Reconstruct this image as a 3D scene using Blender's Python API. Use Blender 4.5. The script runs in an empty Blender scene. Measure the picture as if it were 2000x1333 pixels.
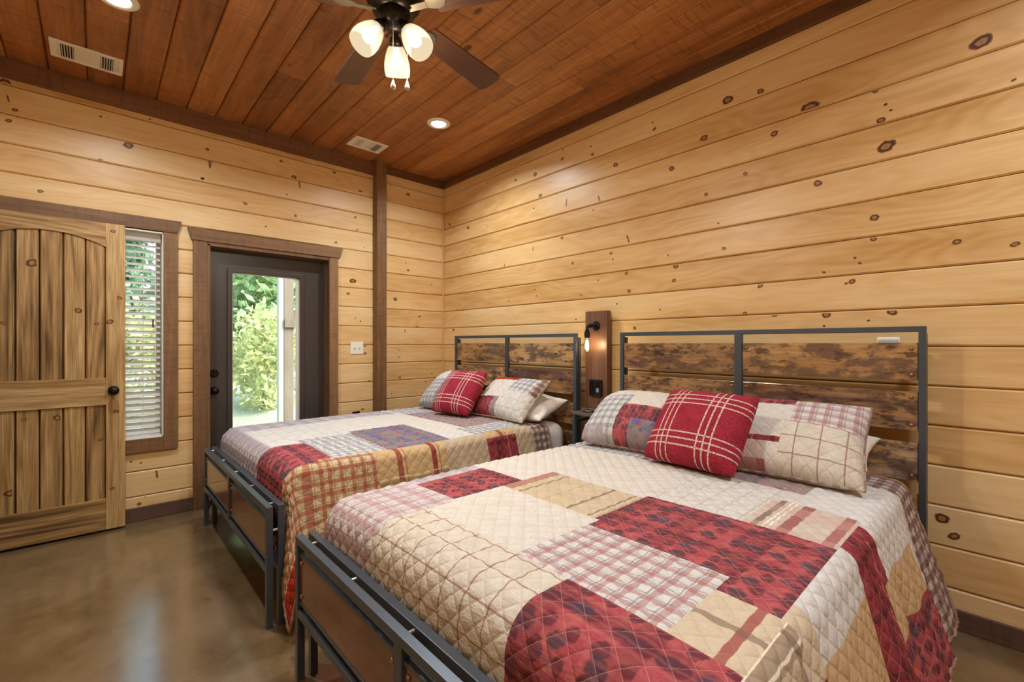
import bpy, bmesh, math, random
import numpy as np
from mathutils import Vector, Matrix
random.seed(7)
rng = np.random.default_rng(7)
PI = math.pi
SC = bpy.context.scene
COL = SC.collection

# ------------------------------------------------------------------ camera
TH = math.atan(813.0 / 888.0)                    # heading, clockwise from +Y
cam_d = bpy.data.cameras.new('camera')
cam = bpy.data.objects.new('camera', cam_d)
COL.objects.link(cam)
cam.location = (-2.817, -4.193, 1.265)
cam.rotation_euler = (PI / 2, 0, -TH)
cam_d.sensor_width = 36.0
cam_d.lens = 888.0 / 2000 * 36.0
cam_d.shift_y = 0.0025
cam_d.clip_start = 0.02
SC.camera = cam

# ------------------------------------------------------------------ view, world, lights
SC.view_settings.view_transform = 'Standard'
SC.view_settings.look = 'None'
SC.view_settings.gamma = 1.0
SC.view_settings.use_curve_mapping = False
SC.view_settings.exposure = 0.25
try:
    SC.cycles.use_denoising = True
    SC.cycles.max_bounces = 10
    SC.cycles.diffuse_bounces = 6
    SC.cycles.transparent_max_bounces = 24
    SC.cycles.sample_clamp_indirect = 8.0
    SC.cycles.caustics_reflective = False
    SC.cycles.caustics_refractive = False
except Exception:
    pass
world = bpy.data.worlds.new('sky')
SC.world = world
world.use_nodes = True
wt = world.node_tree
wt.nodes.clear()
w_out = wt.nodes.new('ShaderNodeOutputWorld')
w_bg = wt.nodes.new('ShaderNodeBackground')
w_sky = wt.nodes.new('ShaderNodeTexSky')
w_sky.sky_type = 'NISHITA'
w_sky.sun_disc = False
w_sky.sun_elevation = math.radians(48)
w_sky.sun_rotation = math.radians(150)
w_sky.air_density = 1.0
w_sky.dust_density = 3.5
w_bg.inputs['Strength'].default_value = 1.0
wt.links.new(w_sky.outputs[0], w_bg.inputs[0])
wt.links.new(w_bg.outputs[0], w_out.inputs[0])

WARM = (1.0, 0.93, 0.80)
WHITE = (0.86, 0.93, 1.0)
P_FAN, P_DOWN, P_SCONCE = 30.0, 20.0, 3.0


def add_light(name, kind, loc, power, color, size=0.05, rot=(0, 0, 0), spread=None):
    d = bpy.data.lights.new(name, kind)
    d.energy = power
    d.color = color
    if kind == 'AREA':
        d.shape = 'DISK'
        d.size = size
        if spread:
            d.spread = spread
    else:
        d.shadow_soft_size = size
    o = bpy.data.objects.new(name, d)
    o.location = loc
    o.rotation_euler = rot
    COL.objects.link(o)
    return o


sun = bpy.data.lights.new('sun', 'SUN')
sun.energy = 1.5
sun.angle = math.radians(3)
sun_o = bpy.data.objects.new('sun', sun)
sun_o.rotation_euler = (math.radians(38), 0, math.radians(200))
COL.objects.link(sun_o)

CEIL = 3.03
DOWNS = [(-2.738, -1.12), (-0.791, -1.11), (-2.738, -4.55), (-0.791, -4.55), (-1.77, -4.9)]  # last three are unseen lamps added behind the camera as fill light
for dx, dy in DOWNS:
    add_light('downlight_lamp', 'AREA', (dx, dy, CEIL - 0.008), P_DOWN if dy > -3 else P_DOWN * 0.6, WHITE, 0.11, spread=math.radians(150))


def portal(name, loc, rot, sx, sy):
    d = bpy.data.lights.new(name, 'AREA')
    d.shape = 'RECTANGLE'
    d.size, d.size_y = sx, sy
    d.energy = 1
    d.cycles.is_portal = True
    o = bpy.data.objects.new(name, d)
    o.location, o.rotation_euler = loc, rot
    COL.objects.link(o)


portal('door_portal', (-1.73, 0.17, 1.1), (PI / 2, 0, PI), 0.6, 1.6)
portal('window_portal', (-2.85, 0.17, 1.3), (PI / 2, 0, PI), 0.8, 1.6)

# ------------------------------------------------------------------ node helpers


def lin(h):
    h = h.lstrip('#')
    r = []
    for i in (0, 2, 4):
        c = int(h[i:i + 2], 16) / 255
        r.append(c / 12.92 if c <= 0.04045 else ((c + 0.055) / 1.055) ** 2.4)
    return tuple(r)


class Mat:
    def __init__(s, name):
        s.m = bpy.data.materials.new(name)
        s.m.use_nodes = True
        s.t = s.m.node_tree
        s.t.nodes.clear()
        s.out = s.t.nodes.new('ShaderNodeOutputMaterial')

    def n(s, kind, **kw):
        x = s.t.nodes.new(kind)
        for k, v in kw.items():
            setattr(x, k, v)
        return x

    def put(s, sock, v):
        if hasattr(v, 'is_output') or isinstance(v, bpy.types.NodeSocket):
            s.t.links.new(v, sock)
        elif isinstance(v, (tuple, list)):
            v = tuple(v)
            if len(sock.default_value) == 4 and len(v) == 3:
                v = v + (1.0,)
            sock.default_value = v
        else:
            sock.default_value = v

    def math(s, op, a, b=0.0, c=None, clamp=False):
        x = s.n('ShaderNodeMath', operation=op)
        x.use_clamp = clamp
        s.put(x.inputs[0], a)
        s.put(x.inputs[1], b)
        if c is not None:
            s.put(x.inputs[2], c)
        return x.outputs[0]

    def mix(s, f, a, b, blend='MIX'):
        x = s.n('ShaderNodeMix', data_type='RGBA', blend_type=blend)
        s.put(x.inputs[0], f)
        s.put(x.inputs[6], a)
        s.put(x.inputs[7], b)
        return x.outputs[2]

    def coord(s, which='Object'):
        return s.n('ShaderNodeTexCoord').outputs[which]

    def uv(s):
        sep = s.n('ShaderNodeSeparateXYZ')
        s.t.links.new(s.coord('UV'), sep.inputs[0])
        return sep.outputs[0], sep.outputs[1]

    def sep(s, v):
        x = s.n('ShaderNodeSeparateXYZ')
        s.put(x.inputs[0], v)
        return x.outputs[0], x.outputs[1], x.outputs[2]

    def comb(s, x, y, z=0.0):
        c = s.n('ShaderNodeCombineXYZ')
        s.put(c.inputs[0], x)
        s.put(c.inputs[1], y)
        s.put(c.inputs[2], z)
        return c.outputs[0]

    def vmath(s, op, a, b):
        x = s.n('ShaderNodeVectorMath', operation=op)
        s.put(x.inputs[0], a)
        s.put(x.inputs[1], b)
        return x.outputs[0]

    def noise(s, vec, scale=1.0, detail=3.0, rough=0.55, dist=0.0, out='Fac'):
        x = s.n('ShaderNodeTexNoise')
        s.put(x.inputs['Vector'], vec)
        x.inputs['Scale'].default_value = scale
        x.inputs['Detail'].default_value = detail
        x.inputs['Roughness'].default_value = rough
        x.inputs['Distortion'].default_value = dist
        return x.outputs[out]

    def ramp(s, f, stops, mode='LINEAR'):
        x = s.n('ShaderNodeValToRGB')
        x.color_ramp.interpolation = mode
        e = x.color_ramp.elements
        while len(e) < len(stops):
            e.new(0.5)
        for i, (p, c) in enumerate(stops):
            e[i].position = p
            e[i].color = (c[0], c[1], c[2], 1) if isinstance(c, (tuple, list)) else (c, c, c, 1)
        s.put(x.inputs[0], f)
        return x.outputs[0]

    def smooth(s, v, a, b):
        x = s.n('ShaderNodeMapRange')
        x.interpolation_type = 'SMOOTHSTEP'
        s.put(x.inputs[0], v)
        x.inputs[1].default_value = a
        x.inputs[2].default_value = b
        return x.outputs[0]

    def bump(s, h, strength=0.3, dist=0.01, normal=None):
        x = s.n('ShaderNodeBump')
        x.inputs['Strength'].default_value = strength
        x.inputs['Distance'].default_value = dist
        s.put(x.inputs['Height'], h)
        if normal is not None:
            s.put(x.inputs['Normal'], normal)
        return x.outputs[0]

    def bsdf(s, color, rough=0.5, metal=0.0, normal=None, spec=0.5, **kw):
        b = s.n('ShaderNodeBsdfPrincipled')
        s.put(b.inputs['Base Color'], color)
        s.put(b.inputs['Roughness'], rough)
        s.put(b.inputs['Metallic'], metal)
        b.inputs['Specular IOR Level'].default_value = spec
        if normal is not None:
            s.put(b.inputs['Normal'], normal)
        for k, v in kw.items():
            s.put(b.inputs[k.replace('_', ' ')], v)
        return b.outputs[0]

    def done(s, shader):
        s.t.links.new(shader, s.out.inputs[0])
        return s.m

    def rnd(s):
        return s.n('ShaderNodeObjectInfo').outputs['Random']


def plain(name, col, rough=0.5, metal=0.0, spec=0.5, bumpy=0.0, var=0.06, scale=30):
    M = Mat(name)
    c = lin(col)
    nz = M.noise(M.coord(), scale, 3)
    a = tuple(x * (1 - var) for x in c)
    b = tuple(min(1, x * (1 + var)) for x in c)
    cc = M.mix(nz, a, b)
    nm = M.bump(nz, bumpy, 0.004) if bumpy else None
    return M.done(M.bsdf(cc, rough, metal, nm, spec))


def wood(name, light, mid, dark, axis='X', rough=0.4, spec=0.45, knots=0.0, streak=0.5, contrast=1.0, knot_col='#3a1f0e', fine=0.35, scale=1.0, blotch=0.0, sawn=0.0, swirl=1.0, ringw=0.55, coat=0.0):
    """Plain-sawn board: grain runs along the given object axis."""
    M = Mat(name)
    x, y, z = M.sep(M.coord())
    if axis == 'Y':
        x, y = y, x
    elif axis == 'Z':
        x, z = z, x
    r = M.rnd()
    sh = M.math('MULTIPLY', r, 37.0)
    px = M.math('ADD', x, sh)
    pz = M.math('ADD', z, M.math('MULTIPLY', r, 11.3))
    py = M.math('ADD', y, M.math('MULTIPLY', r, 5.1))
    warp = M.noise(M.comb(M.math('MULTIPLY', px, 0.9 * scale * swirl), M.math('MULTIPLY', py, 4.0 * scale), M.math('MULTIPLY', pz, 4.0 * scale)), 1.0, 2)
    # cathedral rings
    ring = M.math('MULTIPLY', M.math('ADD', M.math('MULTIPLY', warp, 1.6), M.math('MULTIPLY', M.math('ADD', pz, py), 1.3)), 14.0)
    saw = M.math('PINGPONG', ring, 1.0)
    grain = M.noise(M.comb(M.math('MULTIPLY', px, 1.5 * scale), M.math('MULTIPLY', py, 40 * scale), M.math('MULTIPLY', pz, 40 * scale)), 1.0, 4, 0.6)
    finer = M.noise(M.comb(M.math('MULTIPLY', px, 5 * scale), M.math('MULTIPLY', py, 190 * scale), M.math('MULTIPLY', pz, 190 * scale)), 1.0, 2, 0.6)
    broad = M.noise(M.comb(M.math('MULTIPLY', px, 0.8), M.math('MULTIPLY', py, 5), M.math('MULTIPLY', pz, 5)), 1.0, 3)
    f = M.math('ADD', M.math('MULTIPLY', M.math('SUBTRACT', grain, 0.5), 1.5 * streak), M.math('MULTIPLY', M.math('SUBTRACT', saw, 0.5), ringw * streak))
    f = M.math('ADD', f, M.math('MULTIPLY', M.math('SUBTRACT', broad, 0.5), 1.3 * contrast))
    f = M.math('ADD', f, M.math('MULTIPLY', M.math('SUBTRACT', r, 0.5), 0.45 * contrast))
    f = M.math('ADD', f, 0.5, clamp=True)
    c = M.ramp(f, [(0.0, lin(dark)), (0.45, lin(mid)), (1.0, lin(light))])
    c = M.mix(M.math('MULTIPLY', M.smooth(finer, 0.62, 0.35), fine * 0.6), c, lin(dark))
    if blotch:
        bl = M.noise(M.comb(M.math('MULTIPLY', px, 6), M.math('MULTIPLY', py, 13), M.math('MULTIPLY', pz, 13)), 1.0, 6, 0.72)
        c = M.mix(M.math('MULTIPLY', M.smooth(bl, 0.44, 0.58), blotch), c, lin(dark))
        bl2 = M.noise(M.comb(M.math('MULTIPLY', px, 11), M.math('MULTIPLY', py, 30), M.math('MULTIPLY', pz, 30)), 1.0, 5, 0.7)
        c = M.mix(M.math('MULTIPLY', M.smooth(bl2, 0.54, 0.63), blotch), c, tuple(v * 0.35 for v in lin(dark)))
    if sawn:
        sw = M.noise(M.comb(M.math('MULTIPLY', px, 60), M.math('MULTIPLY', py, 6), M.math('MULTIPLY', pz, 6)), 1.0, 2)
        c = M.mix(M.math('MULTIPLY', M.smooth(sw, 0.5, 0.75), sawn), c, tuple(v * 0.5 for v in lin(dark)))
    if knots:
        v = M.n('ShaderNodeTexVoronoi', feature='F1')
        M.put(v.inputs['Vector'], M.comb(M.math('MULTIPLY', px, 3.2), M.math('MULTIPLY', py, 0.0), M.math('MULTIPLY', M.math('ADD', pz, py), 6.0)))
        v.inputs['Scale'].default_value = 1.0
        cellr = M.sep(v.outputs['Color'])[0]
        rad = M.math('MULTIPLY', M.smooth(cellr, 1 - knots, 1.0), 0.16)
        dd = M.math('DIVIDE', v.outputs['Distance'], M.math('ADD', rad, 0.0001))
        k = M.math('MULTIPLY', M.smooth(dd, 1.25, 0.8), M.math('GREATER_THAN', rad, 0.02))
        c = M.mix(k, c, lin(knot_col))
    h = M.math('ADD', M.math('MULTIPLY', grain, 0.6), M.math('MULTIPLY', finer, 0.4))
    nm = M.bump(h, 0.12, 0.003)
    ro = M.math('ADD', rough - 0.06, M.math('MULTIPLY', grain, 0.14))
    return M.done(M.bsdf(c, ro, 0.0, nm, spec, Coat_Weight=coat, Coat_Roughness=0.14, Coat_IOR=1.9))


PINE = wood('pine', '#ead2a2', '#deb87f', '#bf9152', 'X', rough=0.36, streak=0.3, contrast=0.95, fine=0.25)
CEILW = wood('stained_ceiling_wood', '#c4884e', '#a56837', '#70421f', 'X', rough=0.4, streak=0.55, contrast=1.15, knots=0.16, knot_col='#5a2f1a', fine=0.55, sawn=0.5, ringw=0.25)
TB = dict(rough=0.5, contrast=0.7, sawn=0.3, ringw=0.25)
TRIMX = wood('brown_trim_x', '#9d7852', '#7f5c3b', '#513822', 'X', **TB)
TRIMY = wood('brown_trim_y', '#9d7852', '#7f5c3b', '#513822', 'Y', **TB)
TRIMZ = wood('brown_trim_z', '#9d7852', '#7f5c3b', '#513822', 'Z', **TB)
CTRIM = wood('ceiling_trim_x', '#885d3b', '#6c4428', '#442917', 'X', **TB)
CTRIMY = wood('ceiling_trim_y', '#885d3b', '#6c4428', '#442917', 'Y', **TB)
BASEX = wood('base_trim_x', '#73574a', '#5d4437', '#3a2920', 'X', **TB)
BASEY = wood('base_trim_y', '#73574a', '#5d4437', '#3a2920', 'Y', **TB)
AL = dict(rough=0.45, streak=1.1, contrast=0.8, fine=0.7, swirl=0.45, ringw=0.35)
ALDERZ = wood('alder_z', '#d2ae76', '#ae8751', '#5a4027', 'Z', **AL)
ALDERX = wood('alder_x', '#d2ae76', '#ae8751', '#5a4027', 'X', **AL)
PLANKY = wood('rustic_plank', '#dbb47a', '#b58752', '#4f3936', 'Y', rough=0.3, streak=0.5, contrast=0.9, fine=0.6, blotch=0.85, ringw=0.2, coat=0.8)
PANELY = wood('foot_panel', '#8f5630', '#6e3b21', '#371c15', 'Y', rough=0.24, streak=0.5, contrast=1.0, fine=0.5, blotch=0.45, ringw=0.2, coat=0.6)
TOWERZ = wood('tower_plank', '#916b55', '#77533f', '#4a3026', 'Z', rough=0.36, streak=0.7, contrast=0.7, ringw=0.2)
POSTZ = wood('porch_timber', '#8d7f72', '#75675b', '#544a41', 'Z', rough=0.8, contrast=0.6, ringw=0.2)
BLADEX = wood('fan_blade', '#5b3d2e', '#472c20', '#2a1811', 'X', rough=0.35, contrast=0.6, ringw=0.2)

STEEL = plain('dark_steel', '#4a535d', 0.34, 0.35, spec=0.7, var=0.12, scale=14)
BRONZE = plain('dark_bronze', '#2a2420', 0.3, 0.8)
BRASSD = plain('aged_bronze_bolt', '#9a7355', 0.3, 0.7)
NICKEL = plain('pale_nickel', '#b9b2a4', 0.3, 0.7)
DOORP = plain('bronze_door_paint', '#403934', 0.38, 0.0, var=0.05, scale=4)
WHITEP = plain('white_paint', '#e6e1d6', 0.45)


def mat_blind():
    M = Mat('white_blind')
    d = M.bsdf(lin('#efebe6'), 0.45)
    t = M.n('ShaderNodeBsdfTranslucent')
    t.inputs[0].default_value = (0.85, 0.83, 0.8, 1)
    x = M.n('ShaderNodeMixShader')
    x.inputs[0].default_value = 0.5
    M.t.links.new(d, x.inputs[1])
    M.t.links.new(t.outputs[0], x.inputs[2])
    return M.done(x.outputs[0])


BLINDW = mat_blind()
SWITCHW = plain('white_plastic', '#e9e6da', 0.35)
BLACKP = plain('black_plastic', '#101216', 0.25)
DARKGAP = plain('dark_gap_shade', '#0b0908', 0.9)  # near-black colour stands in for the shade in open gaps
SUBW = plain('wall_backing', '#6b4a28', 0.9)
SHEET = plain('white_sheet', '#e4e0dc', 0.9, bumpy=0.3, var=0.03, scale=18)
DRYW = plain('hall_wall', '#cdb893', 0.8)


def mat_knot():
    M = Mat('pine_knot')
    u, v = M.uv()
    nz = M.noise(M.coord(), 55.0, 3)
    rr = M.math('ADD', u, M.math('MULTIPLY', M.math('SUBTRACT', nz, 0.5), 0.35))
    c = M.ramp(rr, [(0.0, lin('#8a5d38')), (0.32, lin('#b08350')), (0.5, lin('#5a3217')), (0.62, lin('#42260f')), (0.74, lin('#6a4424')), (0.86, lin('#a9773f')), (1.0, lin('#d2a361'))])
    b = M.bsdf(c, 0.42)
    tr = M.n('ShaderNodeBsdfTransparent').outputs[0]
    mx = M.n('ShaderNodeMixShader')
    M.put(mx.inputs[0], M.smooth(rr, 0.72, 0.95))
    M.t.links.new(b, mx.inputs[1])
    M.t.links.new(tr, mx.inputs[2])
    return M.done(mx.outputs[0])


KNOT = mat_knot()


def mat_floor():
    M = Mat('stained_concrete')
    co = M.coord()
    a = M.noise(co, 1.3, 5, 0.6, 0.6)
    b = M.noise(co, 6.0, 5, 0.65, 0.3)
    c = M.noise(co, 60.0, 3)
    f = M.math('ADD', M.math('MULTIPLY', a, 0.65), M.math('MULTIPLY', b, 0.35))
    col = M.ramp(f, [(0.3, lin('#41321f')), (0.45, lin('#67512f')), (0.57, lin('#7c6646')), (0.72, lin('#5f4638'))])
    col = M.mix(M.math('MULTIPLY', M.smooth(c, 0.66, 0.78), 0.25), col, lin('#b8ac9a'))
    # worn pale flecks
    d = M.noise(co, 9.0, 6, 0.75)
    col = M.mix(M.math('MULTIPLY', M.smooth(d, 0.70, 0.78), 0.5), col, lin('#c9bfb2'))
    nm = M.bump(M.math('ADD', b, M.math('MULTIPLY', c, 0.15)), 0.06, 0.01)
    ro = M.math('ADD', 0.2, M.math('MULTIPLY', b, 0.2))
    return M.done(M.bsdf(col, ro, 0.0, nm, 0.6, Coat_Weight=1.0, Coat_Roughness=0.16, Coat_IOR=2.0))


FLOORM = mat_floor()


def mat_glass(name, tint='#ffffff', refl=0.08):
    M = Mat(name)
    tr = M.n('ShaderNodeBsdfTransparent')
    tr.inputs[0].default_value = (*lin(tint), 1)
    gl = M.n('ShaderNodeBsdfGlossy')
    gl.inputs['Roughness'].default_value = 0.02
    fr = M.n('ShaderNodeFresnel')
    fr.inputs[0].default_value = 1.45
    mx = M.n('ShaderNodeMixShader')
    M.put(mx.inputs[0], fr.outputs[0])
    M.t.links.new(tr.outputs[0], mx.inputs[1])
    M.t.links.new(gl.outputs[0], mx.inputs[2])
    return M.done(mx.outputs[0])


GLASS = mat_glass('clear_glass', '#f4fbf7')


def mat_emit(name, col, strength):
    M = Mat(name)
    e = M.n('ShaderNodeEmission')
    e.inputs[0].default_value = (*col, 1)
    e.inputs[1].default_value = strength
    return M.done(e.outputs[0])


BULB = mat_emit('lit_bulb', (1.0, 0.92, 0.76), 5)
LEDM = mat_emit('lit_led_disc', (1.0, 0.96, 0.9), 9)
FILAMENT = mat_emit('lit_filament', (1.0, 0.72, 0.35), 40)


def mat_shade():
    M = Mat('frosted_glass_shade')
    tl = M.n('ShaderNodeBsdfTranslucent')
    tl.inputs[0].default_value = (0.010, 0.0085, 0.006, 1)
    tr = M.n('ShaderNodeBsdfTransparent')
    tr.inputs[0].default_value = (1, 0.93, 0.8, 1)
    em = M.n('ShaderNodeEmission')
    em.inputs[0].default_value = (1.0, 0.84, 0.58, 1)
    em.inputs[1].default_value = 0.5
    m1 = M.n('ShaderNodeMixShader')
    m1.inputs[0].default_value = 0.4
    M.t.links.new(tl.outputs[0], m1.inputs[1])
    M.t.links.new(tr.outputs[0], m1.inputs[2])
    ad = M.n('ShaderNodeAddShader')
    M.t.links.new(m1.outputs[0], ad.inputs[0])
    M.t.links.new(em.outputs[0], ad.inputs[1])
    return M.done(ad.outputs[0])


SHADE = mat_shade()

# ------------------------------------------------------------------ fabrics (UV in metres)


QP = 0.046                                        # spacing of the quilting lines


def fabric(name, base, alt=None, bands=(), mottle=0.0, spots=None, weave=0.0, stitch='#a18d72', stitch_a=0.42, alt_scale=14, bump=0.5, rough=0.95, fuzzy=0.0):
    M = Mat(name)
    u, v = M.uv()
    uvv = M.comb(u, v)
    c = lin(base)
    nz = M.noise(uvv, alt_scale, 4, 0.6)
    if alt:
        c = M.mix(M.smooth(nz, 0.5 - 0.12, 0.5 + 0.18), c, lin(alt))
    if spots:
        for (scol, per, off, thr) in spots:
            a = M.math('SINE', M.math('ADD', M.math('MULTIPLY', M.math('ADD', u, v), PI * 2 / per), off))
            b = M.math('SINE', M.math('ADD', M.math('MULTIPLY', M.math('SUBTRACT', u, v), PI * 2 / per), off * 1.7))
            q = M.math('ADD', M.math('MULTIPLY', a, b), M.math('MULTIPLY', M.math('SUBTRACT', M.noise(uvv, 9 + off, 4, 0.65), 0.5), 2.4))
            c = M.mix(M.math('MULTIPLY', M.smooth(q, thr, thr + 0.35), 0.9), c, lin(scol))
    for (ax, per, off, wid, bcol, alpha) in bands:
        t = M.math('ADD', u if ax == 'u' else v, M.math('MULTIPLY', M.math('SUBTRACT', M.noise(uvv, 40, 1), 0.5), 0.002))
        fr = M.math('FRACT', M.math('DIVIDE', M.math('SUBTRACT', t, off), per))
        d = M.math('ABSOLUTE', M.math('SUBTRACT', fr, 0.5))
        k = M.smooth(d, wid / per / 2 + 0.0012 / per, wid / per / 2 - 0.0012 / per)
        c = M.mix(M.math('MULTIPLY', k, alpha), c, lin(bcol))
    w1 = M.noise(M.comb(M.math('MULTIPLY', u, 260), M.math('MULTIPLY', v, 60)), 1.0, 2)
    w2 = M.noise(M.comb(M.math('MULTIPLY', u, 60), M.math('MULTIPLY', v, 260)), 1.0, 2)
    wv = M.math('MULTIPLY', M.math('ADD', w1, w2), 0.5)
    c = M.mix(M.math('MULTIPLY', M.smooth(wv, 0.55, 0.40), 0.16 + weave), c, tuple(x * 0.45 for x in lin(base)))
    if mottle:
        c = M.mix(M.math('MULTIPLY', M.smooth(M.noise(uvv, 5.0, 4), 0.4, 0.7), mottle), c, tuple(x * 0.6 for x in lin(base)))
    # quilting thread, cloth-wide map; on pale cloth its dark tone paints groove shade too
    if stitch_a:
        um = M.n('ShaderNodeUVMap', uv_map='Stitch')
        su, sv, _ = M.sep(um.outputs[0])
        lines = None
        for cc_ in (M.math('ADD', su, sv), M.math('SUBTRACT', su, sv)):
            q = M.math('MULTIPLY', cc_, 1 / math.sqrt(2) / QP)
            d_ = M.math('ABSOLUTE', M.math('SUBTRACT', M.math('FRACT', M.math('ADD', q, 0.5)), 0.5))
            lines = d_ if lines is None else M.math('MINIMUM', lines, d_)
        sk = M.smooth(lines, 0.0011 / QP, 0.0004 / QP)
        c = M.mix(M.math('MULTIPLY', sk, stitch_a), c, lin(stitch))
        groove = M.smooth(lines, 0.0, 0.16)
    # small puckers between the stitches
    pk = M.noise(M.comb(M.math('MULTIPLY', u, 95), M.math('MULTIPLY', v, 38)), 1.0, 3, 0.6)
    h = M.math('ADD', M.math('MULTIPLY', pk, 1.25), M.math('MULTIPLY', wv, 0.2))
    if stitch_a:
        h = M.math('ADD', h, M.math('MULTIPLY', groove, 0.55))
    if fuzzy:
        h = M.noise(uvv, 130, 3, 0.7)
        c = M.mix(M.math('MULTIPLY', M.smooth(h, 0.55, 0.35), fuzzy), c, tuple(x * 0.35 for x in lin(base)))
    nm = M.bump(h, bump, 0.006)
    return M.done(M.bsdf(c, rough, 0.0, nm, 0.15))


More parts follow.
